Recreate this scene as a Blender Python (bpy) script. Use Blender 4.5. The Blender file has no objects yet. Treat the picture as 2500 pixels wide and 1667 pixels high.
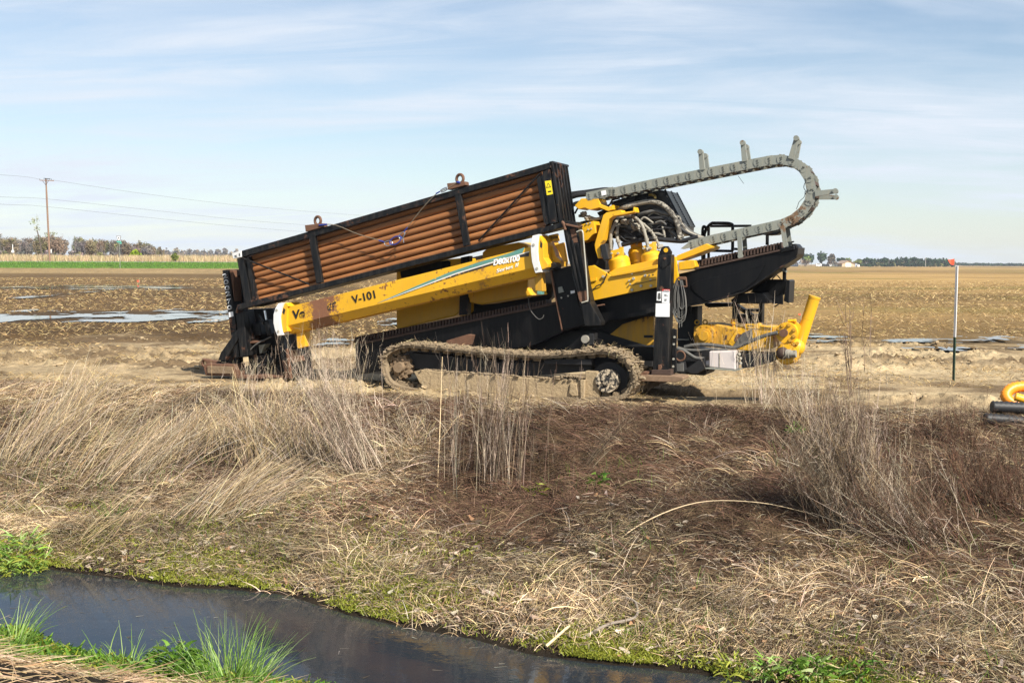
# scene
SKYS = .073; SUNE = 5.0; EXPO = 0.84
CLOUDC = (6.2, 6.75, 7.55)
HAZE = .00016
DENOISE = True
import bpy, bmesh, math, random
import numpy as np
from mathutils import Vector, Matrix
rng = np.random.default_rng(7)
random.seed(7)
C = bpy.context.scene.collection
SC = bpy.context.scene
rad = math.radians

# ------------------------------------------------------------------ camera
F = 2800.0; CX, CY = 1250.0, 833.5
CAMZ = 1.9
PITCH = math.atan((CY - 641.5) / F); ROLL = rad(0.2)
RC = Matrix.Rotation(rad(90) - PITCH, 3, 'X') @ Matrix.Rotation(ROLL, 3, 'Z')
CAM = Vector((0, 0, CAMZ))
cd = bpy.data.cameras.new('camera'); cam = bpy.data.objects.new('camera', cd); C.objects.link(cam)
cam.matrix_world = Matrix.Translation(CAM) @ RC.to_4x4()
cd.sensor_width = 36.0; cd.lens = 36.0 * F / 2500.0
cd.clip_start = 0.1; cd.clip_end = 20000
SC.camera = cam

def ray(px, py):
    return (RC @ Vector(((px - CX) / F, (CY - py) / F, -1.0))).normalized()
def PY(px, py, Y):
    d = ray(px, py); return CAM + d * (Y / d.y)
def PZ(px, py, z):
    d = ray(px, py); return CAM + d * ((z - CAMZ) / d.z)
# zoom windows used when measuring the photograph
def win(x0, y0, s): return lambda x, y: (x0 + x / s, y0 + y / s)
ZA = win(450, 380, 2.704); ZB = win(900, 360, 2.904); ZC = win(1350, 420, 5.2275)
ZD = win(1500, 320, 4.055); ZE = win(1350, 600, 4.126); ZF = win(1650, 620, 4.7525)
ZG = win(850, 800, 3.136); ZH = win(1600, 540, 6.189); ZI = win(540, 740, 7.839)
ZJ = win(500, 630, 9.223); ZK = win(1280, 540, 5.6); ZL = win(1560, 760, 6.918)

# the rig's own frame: x along the machine, y into depth, z up
TH = rad(22)
M0 = PY(1240, 975, 16.0); M0.z = 0
RM = Matrix.Rotation(-TH, 3, 'Z'); RMI = RM.transposed()
MW = Matrix.Translation(M0) @ RM.to_4x4()
OL = RMI @ (CAM - M0)
def m(px, py, c):
    d = RMI @ ray(px, py)
    return OL + d * ((c - OL.y) / d.y)
PXM = 16.0 / F     # metres per photo pixel at the rig

# ------------------------------------------------------------------ mesh builder
class MB:
    def __init__(s): s.v = []; s.f = []; s.sm = []
    def add(s, vs, fs, smooth=False):
        o = len(s.v); s.v += [tuple(v) for v in vs]
        for f in fs: s.f.append([i + o for i in f]); s.sm.append(smooth)
        return s
    def loft(s, rings, smooth=True, cap=True, closed=False):
        n = len(rings[0]); vs = [p for r in rings for p in r]; fs = []
        R = len(rings)
        for k in range(R if closed else R - 1):
            a = k * n; b = ((k + 1) % R) * n
            for i in range(n):
                j = (i + 1) % n; fs.append([a + i, a + j, b + j, b + i])
        s.add(vs, fs, smooth)
        if cap and not closed:
            s.add(rings[0], [list(range(n))[::-1]]); s.add(rings[-1], [list(range(n))])
        return s
    def prism(s, pts, c0, c1, pix=True):
        a = [m(x, y, c0) if pix else Vector((x, c0, y)) for x, y in pts]
        b = [Vector((p.x, c1, p.z)) for p in a]
        n = len(a); vs = a + b
        fs = [list(range(n)), list(range(n, 2 * n))[::-1]]
        for i in range(n):
            j = (i + 1) % n; fs.append([i, i + n, j + n, j])
        return s.add(vs, fs)
    def box(s, x0, x1, y0, y1, z0, z1):
        v = [(x, y, z) for z in (z0, z1) for y in (y0, y1) for x in (x0, x1)]
        return s.add(v, [[0, 2, 3, 1], [4, 5, 7, 6], [0, 1, 5, 4], [2, 6, 7, 3], [0, 4, 6, 2], [1, 3, 7, 5]])
    def bar(s, p0, p1, w, h, up=Vector((0, 0, 1))):
        p0 = Vector(p0); p1 = Vector(p1); d = (p1 - p0).normalized()
        a = d.cross(up)
        if a.length < 1e-4: a = d.cross(Vector((0, 1, 0)))
        a.normalize(); b = a.cross(d)
        r = lambda p: [p + a * (w / 2) * i + b * (h / 2) * j for i, j in ((-1, -1), (1, -1), (1, 1), (-1, 1))]
        return s.loft([r(p0), r(p1)], smooth=False)
    def tube(s, pts, r, n=10, sub=4, corr=0.0, closed=False, cap=True):
        P = [Vector(p) for p in pts]
        if sub > 1 and len(P) > 2:
            Q = []; N = len(P)
            for k in range(N if closed else N - 1):
                if closed: a, b, c, d = P[k - 1], P[k], P[(k + 1) % N], P[(k + 2) % N]
                else:
                    a, b, c, d = P[max(k - 1, 0)], P[k], P[k + 1], P[min(k + 2, N - 1)]
                for i in range(sub):
                    t = i / sub
                    Q.append(0.5 * ((2 * b) + (c - a) * t + (2 * a - 5 * b + 4 * c - d) * t * t + (3 * b - a - 3 * c + d) * t ** 3))
            if not closed: Q.append(P[-1])
            P = Q
        rings = []; prev = None; N = len(P)
        for k in range(N):
            if closed: d = P[(k + 1) % N] - P[k - 1]
            else: d = P[min(k + 1, N - 1)] - P[max(k - 1, 0)]
            d.normalize()
            if prev is None:
                u = d.cross(Vector((0, 1, 0)))
                if u.length < 0.1: u = d.cross(Vector((1, 0, 0)))
            else: u = prev - d * prev.dot(d)
            u.normalize(); prev = u; w = d.cross(u)
            rr = r[min(k * len(r) // N, len(r) - 1)] if isinstance(r, (list, tuple)) else r
            if corr: rr = rr * (1 + (corr if k % 2 else -corr))
            rings.append([P[k] + (u * math.cos(2 * math.pi * i / n) + w * math.sin(2 * math.pi * i / n)) * rr for i in range(n)])
        return s.loft(rings, True, cap, closed)
    def cyl(s, p0, p1, r0, r1=None, n=20):
        r1 = r0 if r1 is None else r1
        p0 = Vector(p0); p1 = Vector(p1); d = (p1 - p0).normalized()
        u = d.cross(Vector((0, 1, 0)));
        if u.length < 0.1: u = d.cross(Vector((1, 0, 0)))
        u.normalize(); w = d.cross(u)
        R = lambda p, r: [p + (u * math.cos(2 * math.pi * i / n) + w * math.sin(2 * math.pi * i / n)) * r for i in range(n)]
        return s.loft([R(p0, r0), R(p1, r1)])
    def ring(s, c, axis, R, r, a0=0, a1=360, n=20, k=8):
        c = Vector(c); ax = Vector(axis).normalized()
        u = ax.cross(Vector((0, 0, 1)))
        if u.length < 0.1: u = ax.cross(Vector((1, 0, 0)))
        u.normalize(); w = ax.cross(u)
        full = abs(a1 - a0) >= 360
        N = n if full else n + 1
        pts = [c + (u * math.cos(rad(a0 + (a1 - a0) * i / n)) + w * math.sin(rad(a0 + (a1 - a0) * i / n))) * R for i in range(N)]
        return s.tube(pts, r, k, 1, closed=full)
    def ball(s, c, r, n=12, sq=(1, 1, 1)):
        c = Vector(c); rings = []
        for i in range(1, n):
            a = math.pi * i / n
            rings.append([c + Vector((math.sin(a) * math.cos(2 * math.pi * j / n) * r * sq[0], math.sin(a) * math.sin(2 * math.pi * j / n) * r * sq[1], math.cos(a) * r * sq[2])) for j in range(n)])
        return s.loft(rings)
    def rock(s, c, r, sq=(1, 1, 1)):
        c = Vector(c); n = 6; rings = []
        for i in range(1, 4):
            a = math.pi * i / 4
            rings.append([c + Vector((math.sin(a) * math.cos(2 * math.pi * j / n) * sq[0], math.sin(a) * math.sin(2 * math.pi * j / n) * sq[1], math.cos(a) * sq[2])) * r * random.uniform(.65, 1.3) for j in range(n)])
        return s.loft(rings, smooth=False)
    def build(s, name, mat, parent=None, bevel=0.0, label=None):
        me = bpy.data.meshes.new(name)
        me.from_pydata(s.v, [], s.f)
        bm = bmesh.new(); bm.from_mesh(me)
        bmesh.ops.recalc_face_normals(bm, faces=bm.faces[:])
        bm.to_mesh(me); bm.free()
        me.polygons.foreach_set('use_smooth', s.sm)
        me.materials.append(mat)
        o = bpy.data.objects.new(name, me); C.objects.link(o)
        if parent is not None: o.parent = parent
        if bevel:
            b = o.modifiers.new('bevel', 'BEVEL'); b.width = bevel; b.segments = 2; b.limit_method = 'ANGLE'; b.angle_limit = rad(50)
        if label: o['label'] = label
        return o

def tag(o, label=None, cat=None, group=None, kind=None):
    if label: o['label'] = label
    if cat: o['category'] = cat
    if group: o['group'] = group
    if kind: o['kind'] = kind
    return o
def thing(name, label, cat, group=None):
    o = bpy.data.objects.new(name, None); C.objects.link(o); o.empty_display_size = .2
    return tag(o, label, cat, group)
def settle(root, frame=None):
    """children were built in the frame's coordinates: move the root to their base"""
    frame = frame or Matrix.Identity(4)
    def kids(o):
        for c in o.children: yield c; yield from kids(c)
    objs = [o for o in ([root] + list(kids(root))) if o.type == 'MESH']
    lo = Vector((1e9,) * 3); hi = -lo
    for o in objs:
        n = len(o.data.vertices); a = np.empty(n * 3, np.float32); o.data.vertices.foreach_get('co', a); a = a.reshape(-1, 3)
        for k in range(3): lo[k] = min(lo[k], a[:, k].min()); hi[k] = max(hi[k], a[:, k].max())
    b = Vector(((lo.x + hi.x) / 2, (lo.y + hi.y) / 2, lo.z))
    for o in objs: o.data.transform(Matrix.Translation(-b))
    root.matrix_world = frame @ Matrix.Translation(b)
    return root

def npmesh(name, V, Fq, mat, col=None, parent=None, smooth=False):
    """big quad/tri mesh from numpy arrays; Fq is (n,k)"""
    me = bpy.data.meshes.new(name)
    V = np.ascontiguousarray(V, np.float32).reshape(-1, 3); Fq = np.ascontiguousarray(Fq, np.int32)
    n, k = Fq.shape
    me.vertices.add(len(V)); me.vertices.foreach_set('co', V.ravel())
    me.loops.add(n * k); me.loops.foreach_set('vertex_index', Fq.ravel())
    me.polygons.add(n); me.polygons.foreach_set('loop_start', np.arange(0, n * k, k, dtype=np.int32))
    if smooth: me.polygons.foreach_set('use_smooth', np.ones(n, bool))
    if col is not None:
        a = me.attributes.new('col', 'FLOAT_COLOR', 'POINT')
        c4 = np.ones((len(V), 4), np.float32); c4[:, :3] = col
        a.data.foreach_set('color', c4.ravel())
    me.update(calc_edges=True); me.validate()
    me.materials.append(mat)
    o = bpy.data.objects.new(name, me); C.objects.link(o)
    if parent is not None: o.parent = parent
    return o

# ------------------------------------------------------------------ noise
def _h(i, j, s):
    n = (i.astype(np.int64) * 374761393 + j.astype(np.int64) * 668265263 + s * 974634541) & 0x7fffffff
    n = ((n ^ (n >> 13)) * 1274126177) & 0x7fffffff
    n = (n ^ (n >> 16)) & 0xffff
    return n / 65535.0
def vnoise(x, y, s=0):
    x = np.asarray(x, float); y = np.asarray(y, float)
    i = np.floor(x); j = np.floor(y); u = x - i; v = y - j
    u = u * u * (3 - 2 * u); v = v * v * (3 - 2 * v)
    i = i.astype(np.int64); j = j.astype(np.int64)
    a = _h(i, j, s); b = _h(i + 1, j, s); c = _h(i, j + 1, s); d = _h(i + 1, j + 1, s)
    return a + (b - a) * u + (c - a) * v + (a - b - c + d) * u * v
def fbm(x, y, s=0, o=4):
    t = 0; a = .5; tot = 0
    for k in range(o):
        t = t + a * vnoise(x * 2 ** k + 17 * k, y * 2 ** k - 9 * k, s + k); tot += a; a *= .5
    return t / tot
def sstep(a, b, x):
    t = np.clip((np.asarray(x, float) - a) / (b - a), 0, 1); return t * t * (3 - 2 * t)

# ------------------------------------------------------------------ materials
def new_mat(name):
    mt = bpy.data.materials.new(name); mt.use_nodes = True
    nt = mt.node_tree; bs = nt.nodes['Principled BSDF']
    return mt, nt, bs
def nd(nt, t, **kw):
    n = nt.nodes.new(t)
    for k, v in kw.items():
        if k.startswith('_'): setattr(n, k[1:], v)
        else: n.inputs[k].default_value = v
    return n
def noise(nt, scale, detail=4, rough=.6, vec=None, dist=0):
    n = nd(nt, 'ShaderNodeTexNoise', Scale=scale, Detail=detail, Roughness=rough, Distortion=dist)
    if vec is not None: nt.links.new(vec, n.inputs['Vector'])
    return n.outputs['Fac']
def ramp(nt, fac, a, b, ca=(0, 0, 0, 1), cb=(1, 1, 1, 1)):
    r = nt.nodes.new('ShaderNodeValToRGB'); e = r.color_ramp.elements
    e[0].position = a; e[1].position = b; e[0].color = ca; e[1].color = cb
    nt.links.new(fac, r.inputs['Fac']); return r.outputs['Color']
def mix(nt, fac, a, b, bt='MIX'):
    n = nt.nodes.new('ShaderNodeMix'); n.data_type = 'RGBA'; n.blend_type = bt
    for s, v in ((n.inputs['Factor'], fac), (n.inputs['A'], a), (n.inputs['B'], b)):
        if hasattr(v, 'is_linked'): nt.links.new(v, s)
        elif isinstance(v, (tuple, list)): s.default_value = (*v[:3], 1)
        else: s.default_value = v
    return n.outputs['Result']
def mul(nt, a, b, op='MULTIPLY'):
    n = nt.nodes.new('ShaderNodeMath'); n.operation = op
    for k, v in enumerate((a, b)):
        if hasattr(v, 'is_linked'): nt.links.new(v, n.inputs[k])
        else: n.inputs[k].default_value = v
    return n.outputs[0]
def bump(nt, bs, h, strength=.2, dist=.01):
    b = nd(nt, 'ShaderNodeBump', Strength=strength, Distance=dist)
    nt.links.new(h, b.inputs['Height']); nt.links.new(b.outputs['Normal'], bs.inputs['Normal'])
def objco(nt): return nt.nodes.new('ShaderNodeTexCoord').outputs['Object']

def paint(name, col, rust=.35, wear=(.25, .09, .035), dust=.25, rough=.4, dustcol=(.33, .25, .16), rscale=9, metal=0, spec=.5):
    mt, nt, bs = new_mat(name); co = objco(nt)
    n1 = noise(nt, rscale, 7, .72, co); n2 = noise(nt, 1.3, 3, .6, co); n3 = noise(nt, 45, 3, .7, co)
    base = mix(nt, ramp(nt, n2, .3, .7), tuple(c * .88 for c in col), tuple(min(1, c * 1.08) for c in col))
    mp = nd(nt, 'ShaderNodeMapping'); mp.inputs['Scale'].default_value = (14, 14, 1.3); nt.links.new(co, mp.inputs['Vector'])
    streak = noise(nt, 1.6, 5, .65, mp.outputs['Vector'])
    d = mul(nt, ramp(nt, streak, .45, .8), dust)
    base = mix(nt, d, base, dustcol)
    k = mul(nt, n1, n2, 'ADD')
    t = 1.36 - rust * .6
    # rust where the two noises add up
    mr = nd(nt, 'ShaderNodeMapRange'); mr.inputs['From Min'].default_value = t; mr.inputs['From Max'].default_value = t + .05
    nt.links.new(k, mr.inputs['Value'])
    rustc = mix(nt, n3, tuple(c * .6 for c in wear), tuple(c * 1.5 for c in wear))
    colr = mix(nt, mr.outputs['Result'], base, rustc)
    nt.links.new(colr, bs.inputs['Base Color'])
    rr = nd(nt, 'ShaderNodeMapRange'); rr.inputs['To Min'].default_value = rough; rr.inputs['To Max'].default_value = .85
    nt.links.new(mul(nt, mr.outputs['Result'], d, 'MAXIMUM'), rr.inputs['Value'])
    nt.links.new(rr.outputs['Result'], bs.inputs['Roughness'])
    bs.inputs['Metallic'].default_value = metal
    bs.inputs['Specular IOR Level'].default_value = spec
    bump(nt, bs, mul(nt, n1, mul(nt, n3, .3), 'ADD'), .18, .01)
    return mt
def plain(name, col, rough=.6, var=.25, scale=20, bumps=.1, metal=0, spec=.4, bd=.01):
    mt, nt, bs = new_mat(name); co = objco(nt)
    n = noise(nt, scale, 5, .65, co)
    c = mix(nt, n, tuple(x * (1 - var) for x in col), tuple(min(1, x * (1 + var)) for x in col))
    nt.links.new(c, bs.inputs['Base Color']); bs.inputs['Roughness'].default_value = rough
    bs.inputs['Metallic'].default_value = metal; bs.inputs['Specular IOR Level'].default_value = spec
    if bumps: bump(nt, bs, n, bumps, bd)
    return mt
def attr_mat(name, rough=.75, transl=0.0, spec=.15, var=None):
    mt, nt, bs = new_mat(name)
    a = nd(nt, 'ShaderNodeAttribute'); a.attribute_name = 'col'
    c = a.outputs['Color']
    nt.links.new(c, bs.inputs['Base Color']); bs.inputs['Roughness'].default_value = rough
    bs.inputs['Specular IOR Level'].default_value = spec
    if transl:
        t = nt.nodes.new('ShaderNodeBsdfTranslucent'); nt.links.new(c, t.inputs['Color'])
        mx = nt.nodes.new('ShaderNodeMixShader'); mx.inputs[0].default_value = transl
        nt.links.new(bs.outputs[0], mx.inputs[1]); nt.links.new(t.outputs[0], mx.inputs[2])
        nt.links.new(mx.outputs[0], nt.nodes['Material Output'].inputs['Surface'])
    return mt
BLK = paint('black_paint', (.0038, .004, .0048), .15, (.07, .035, .022), .10, .42, (.09, .075, .055), 14, spec=.2)
HOODM = paint('hood_paint', (.008, .009, .011), .0, (.05, .03, .02), .05, .35, (.06, .06, .055), 14, spec=.45)
BLK2 = paint('black_worn', (.005, .0055, .0065), .38, (.085, .042, .026), .22, .42, (.15, .13, .105), 13, spec=.25)
YEL = paint('yellow_paint', (.72, .385, .011), .20, (.13, .055, .022), .24, .38, (.40, .26, .09), 10)
YELR = paint('yellow_rusted', (.72, .385, .012), .40, (.17, .065, .026), .16, .45, (.36, .21, .07), 16)
YELD = paint('yellow_dirty_shaded', (.52, .27, .014), .36, (.09, .05, .022), .62, .55, (.24, .16, .07), 8)  # dirt, with the pump's shaded side also put into the darker yellow
RUST = plain('rusty_steel', (.125, .062, .036), .8, .5, 18, .25)
RUSTD = plain('dark_rusty_steel', (.060, .036, .026), .75, .5, 22, .2)
RUSTM = plain('muddy_rusty_steel', (.20, .13, .08), .85, .45, 14, .3)
RODM = None
GALV = paint('grey_steel', (.205, .215, .185), .34, (.15, .09, .05), .45, .5, (.33, .29, .20), 14)
MUD = plain('dried_mud', (.34, .255, .15), .95, .38, 26, .8, bd=.02)
TMUD = plain('track_mud', (.235, .178, .112), .95, .45, 22, .9, bd=.03)
MUDD = plain('damp_mud', (.20, .14, .085), .9, .35, 18, .6, bd=.02)
RUB = plain('black_rubber', (.018, .018, .019), .55, .4, 40, .15)
HOSEC = paint('muddy_hose', (.27, .25, .205), .50, (.06, .052, .042), .4, .8, (.38, .32, .23), 22)
HOSEG = paint('grey_hose', (.085, .085, .08), .35, (.03, .03, .03), .5, .7, (.22, .19, .15), 20)
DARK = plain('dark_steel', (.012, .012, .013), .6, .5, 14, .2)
WHT = paint('white_steel', (.74, .74, .72), .30, (.30, .18, .10), .25, .4, (.5, .42, .3), 16)
STK = plain('sticker_white', (.74, .74, .73), .45, .06, 60, 0)
STKY = plain('sticker_yellow', (.80, .62, .02), .45, .06, 60, 0)
STKR = plain('sticker_red', (.55, .03, .02), .45, .06, 60, 0)
INK = plain('black_lettering', (.010, .010, .011), .5, .1, 60, 0)
INKW = plain('white_lettering', (.80, .80, .78), .45, .08, 60, 0)
TEAL = paint('teal_stripe', (.10, .26, .22), .45, (.62, .33, .03), .15, .45, (.4, .3, .12), 22)
BLKS = paint('black_stripe', (.02, .02, .02), .55, (.60, .31, .02), .05, .45, (.4, .3, .12), 26)
CHROME = plain('chrome_rod', (.62, .62, .63), .12, .1, 10, 0, metal=1)
PLAS = plain('milky_plastic', (.56, .50, .47), .35, .06, 5, 0)
BLUE = plain('blue_anodised', (.02, .05, .30), .3, .2, 30, 0, metal=.3)
ZINC = plain('zinc_bolt', (.42, .40, .33), .45, .3, 60, .1, metal=.3)

def beam_mat():
    mt = YELR.copy(); mt.name = 'yellow_beam'; nt = mt.node_tree; bs = nt.nodes['Principled BSDF']
    old = bs.inputs['Base Color'].links[0].from_socket
    tc = nt.nodes.new('ShaderNodeTexCoord'); sx = nt.nodes.new('ShaderNodeSeparateXYZ'); nt.links.new(tc.outputs['Generated'], sx.inputs[0])
    def pk(c, w):
        m_ = nd(nt, 'ShaderNodeMapRange'); nt.links.new(mul(nt, mul(nt, sx.outputs['X'], c, 'SUBTRACT'), 0, 'ADD'), m_.inputs['Value'])
        ab = nt.nodes.new('ShaderNodeMath'); ab.operation = 'ABSOLUTE'; nt.links.new(mul(nt, sx.outputs['X'], c, 'SUBTRACT'), ab.inputs[0])
        m_ = nd(nt, 'ShaderNodeMapRange'); m_.inputs['From Min'].default_value = w; m_.inputs['From Max'].default_value = 0.0
        nt.links.new(ab.outputs[0], m_.inputs['Value']); return m_.outputs['Result']
    k = mul(nt, pk(.16, .16), mul(nt, pk(.80, .12), .55), 'MAXIMUM')
    n = noise(nt, 7, 8, .75, tc.outputs['Object']); n2 = noise(nt, 60, 3, .7, tc.outputs['Object'])
    f = mul(nt, mul(nt, k, .62), mul(nt, n, mul(nt, n2, .35), 'ADD'), 'ADD')
    r = nd(nt, 'ShaderNodeMapRange'); r.inputs['From Min'].default_value = .98; r.inputs['From Max'].default_value = 1.12; nt.links.new(f, r.inputs['Value'])
    c = mix(nt, r.outputs['Result'], old, mix(nt, n2, (.12, .05, .03), (.27, .12, .055)))
    nt.links.new(c, bs.inputs['Base Color']); return mt
BEAMM = beam_mat()
# ------------------------------------------------------------------ drilling rig
rig = thing('drilling_rig', 'muddy yellow and black crawler drilling rig tilted up on its tracks', 'drilling rig')
rig_parts_parent = rig
def text(s, p_left, p_right, c, h_px, mat, name, parent, shear=0.0, fit=True, outline=0.0):
    cu = bpy.data.curves.new('t', 'FONT'); cu.body = s; cu.size = 1; cu.extrude = .004; cu.shear = shear
    cu.offset = outline
    o = bpy.data.objects.new('t', cu); C.objects.link(o)
    bpy.context.view_layer.update()
    me = bpy.data.meshes.new_from_object(o.evaluated_get(bpy.context.evaluated_depsgraph_get()))
    bpy.data.objects.remove(o)
    n = len(me.vertices); a = np.empty(n * 3, np.float32); me.vertices.foreach_get('co', a); a = a.reshape(-1, 3)
    A = m(*p_left, c); B = m(*p_right, c)
    d = (B - A); L = math.hypot(d.x, d.z); ca, sa = d.x / L, d.z / L
    w = a[:, 0].max() - a[:, 0].min(); hh = a[:, 1].max() - a[:, 1].min()
    sx = L / w; sy = h_px * PXM / hh
    u = (a[:, 0] - a[:, 0].min()) * sx; v = (a[:, 1] - a[:, 1].min()) * sy
    out = np.stack([A.x + u * ca - v * sa, A.y - a[:, 2], A.z + u * sa + v * ca], 1)
    me.vertices.foreach_set('co', out.astype(np.float32).ravel()); me.name = name
    me.materials.clear(); me.materials.append(mat)
    o = bpy.data.objects.new(name, me); C.objects.link(o); o.parent = parent
    return o
def P(name, fn, pts, c0, c1, mat, parent=rig, bevel=.006, **k):
    return MB().prism([fn(*p) for p in pts], c0, c1).build(name, mat, parent, bevel, **k)
def T(name, fn, pts, c, r, mat, parent=rig, n=8, sub=4, **k):
    pp = [m(*fn(p[0], p[1]), p[2] if len(p) > 2 else c) for p in pts]
    return MB().tube(pp, r, n, sub, **k).build(name, mat, parent)
idn = lambda x, y: (x, y)

# ---- crawlers
outer = [(262, 300), (258, 262), (268, 225), (290, 195), (335, 160), (420, 132), (520, 132), (640, 143), (800, 160), (1050, 185), (1300, 200), (1500, 208), (1700, 197), (1850, 182), (1950, 177), (2050, 200), (2128, 250), (2178, 320), (2190, 400), (2168, 465), (2125, 520), (2060, 548), (1980, 556), (1500, 552), (1000, 535), (600, 500), (430, 480), (340, 450), (290, 390)]
def crawler(c0, c1, near):
    bp = [m(*ZG(*p), 0) for p in outer]
    # densify closed curve
    Q = []; N = len(bp)
    for k in range(N):
        a, b, c, d = bp[k - 1], bp[k], bp[(k + 1) % N], bp[(k + 2) % N]
        for i in range(12):
            t = i / 12; Q.append(0.5 * ((2 * b) + (c - a) * t + (2 * a - 5 * b + 4 * c - d) * t * t + (3 * b - a - 3 * c + d) * t ** 3))
    cen = sum(Q, Vector()) / len(Q)
    # belt
    belt = MB(); rings = []
    nor = []
    for k in range(len(Q)):
        d = (Q[(k + 1) % len(Q)] - Q[k - 1]).normalized(); nor.append(Vector((-d.z, 0, d.x)))
    sgn = 1 if (Q[len(Q) // 4] - cen).dot(nor[len(Q) // 4]) > 0 else -1
    nor = [n * sgn for n in nor]
    for k in range(len(Q)):
        q, n = Q[k], nor[k]
        rings.append([Vector((q.x, c0, q.z)) - n * .0, Vector((q.x, c1, q.z)), Vector((q.x, c1, q.z)) - n * .045, Vector((q.x, c0, q.z)) - n * .045])
    belt.loft(rings, False, closed=True)
    # shoes with grousers
    s = 0; last = Q[0]; step = .155
    for k in range(1, len(Q)):
        s += (Q[k] - last).length; last = Q[k]
        if s > step:
            s = 0; q, n = Q[k], nor[k]; d = Vector((n.z, 0, -n.x))
            y0, y1 = c0 - .02, c1 + .02
            r = lambda y: [Vector((q.x, y, q.z)) + d * a + n * b for a, b in ((-.072, -.012), (.072, -.012), (.072, .010), (.02, .012), (.012, .026), (-.012, .026), (-.02, .012), (-.072, .010))]
            belt.loft([r(y0), r(y1)], False)
            # link lugs inside
            for yy in (c0 + .12, c1 - .16):
                r2 = lambda y: [Vector((q.x, y, q.z)) + d * a + n * b for a, b in ((-.06, -.045), (.06, -.045), (.045, -.10), (-.045, -.10))]
                belt.loft([r2(yy), r2(yy + .05)], False)
    tr = belt.build('crawler_track', TMUD if near else MUDD, rig, 0)
    a, b = c0, c1
    frame = MB().prism([ZG(*p) for p in [(500, 335), (560, 322), (800, 345), (1100, 368), (1500, 392), (1800, 408), (1812, 545), (1540, 540), (1010, 512), (620, 480), (545, 420), (520, 370)]], c0 + .02, c1 - .05)
    frame.prism([ZG(*p) for p in [(1815, 330), (1905, 335), (1925, 548), (1815, 545)]], c0 + .05, c1 - .05)
    frame.prism([ZG(*p) for p in [(1775, 400), (1808, 400), (1805, 545), (1778, 543)]], c0 - .02, c0 + .05)
    frame.prism([ZG(*p) for p in [(1700, 425), (1745, 430), (1760, 520), (1715, 525), (1690, 500)]], c0 - .01, c0 + .05)
    fr = frame.build('track_frame', MUD, tr, .008)
    up = MB().prism([ZG(*p) for p in [(480, 190), (760, 215), (1200, 265), (1860, 255), (1865, 330), (1400, 370), (560, 325), (490, 300)]], c0 + .2, c1 - .1)
    up.prism([ZG(*p) for p in [(1500, 243), (1862, 240), (1862, 285), (1500, 280)]], c0 + .06, c0 + .2)
    up.build('rail_and_gap_shade', DARK, tr, .006)  # rail plus solid fill, coloured dark to stand for the shaded gap
    # sprocket
    cc = m(*ZG(375, 305), 0); sp = MB()
    R = 100 / 3.136 * PXM
    prof = []
    for i in range(44):
        a_ = 2 * math.pi * i / 44; rr = R * (1.0 if i % 4 in (0, 1) else .84); prof.append((cc.x + rr * math.cos(a_), cc.z + rr * math.sin(a_)))
    sp.prism(prof, c0 + .12, c0 + .26, pix=False)
    sp.cyl((cc.x, c0 + .02, cc.z), (cc.x, c0 + .2, cc.z), R * .42, n=20)
    for i in range(10):
        a_ = 2 * math.pi * i / 10; q = Vector((cc.x + R * .62 * math.cos(a_), c0 + .1, cc.z + R * .62 * math.sin(a_)))
        sp.cyl(q, q + Vector((0, .03, 0)), .018, n=6)
    sp.build('drive_sprocket', MUDD, tr)
    ic = m(*ZG(1975, 410), 0); idl = MB(); R = 86 / 3.136 * PXM
    idl.cyl((ic.x, c0 + .16, ic.z), (ic.x, c1 - .1, ic.z), R * 1.62, n=32)
    w = idl.build('idler_wheel', DARK, tr)
    hub = MB(); hub.cyl((ic.x, c0 + .02, ic.z), (ic.x, c0 + .17, ic.z), R, n=32)
    hub.cyl((ic.x, c0 - .005, ic.z), (ic.x, c0 + .03, ic.z), R * .33, n=16)
    for i in range(3):
        a_ = 2 * math.pi * (i / 3 + .21); q = Vector((ic.x + R * .66 * math.cos(a_), c0 - .005, ic.z + R * .66 * math.sin(a_))); hub.cyl(q, q + Vector((0, .03, 0)), .02, n=8)
    hub.build('idler_hub', HUBM, tr)
    for k in range(6):
        x, y = 640 + k * 190, 505 + k * 8
        q = m(*ZG(x, y), 0); MB().cyl((q.x, c0 + .1, q.z), (q.x, c1 - .1, q.z), .075, n=18).build('track_roller', MUDD, tr)
    if near:
        cl = MB()
        for k in range(len(Q)):
            if Q[k].z < cen.z - .15: continue
            for _ in range(5 if Q[k].z > cen.z + .1 else 3):
                y = random.uniform(c0 - .03, c1); r_ = random.uniform(.008, .026)
                cl.rock(Q[k] + nor[k] * random.uniform(-.01, .03) + Vector((random.uniform(-.04, .04), y, 0)), r_, (1.3, 1, .6))
            if Q[k].x > ic.x - .75 and random.random() < .9:
                cl.rock(Q[k] + nor[k] * random.uniform(.0, .05) + Vector((random.uniform(-.05, .05), random.uniform(c0 - .04, c1), 0)), random.uniform(.015, .04), (1.3, 1, .7))
        for x in np.linspace(560, 1790, 70):   # crumbs lying on the frame ledge
            q = m(*ZG(x, 322 + (x - 560) * .068), 0); cl.rock((q.x, random.uniform(c0 - .01, c0 + .12), q.z), random.uniform(.012, .035), (1.3, 1, .7))
        for x in np.linspace(1560, 1790, 26):
            q = m(*ZG(x, 385 - 14 * math.sin((x - 1560) / 230 * 3.1)), 0); cl.rock((q.x, random.uniform(c0, c0 + .1), q.z), random.uniform(.012, .034))
        cl.build('mud_clods', TMUD, tr)
        return tr, Q, nor, cen, ic
    return tr, Q, nor, cen, ic

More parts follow.
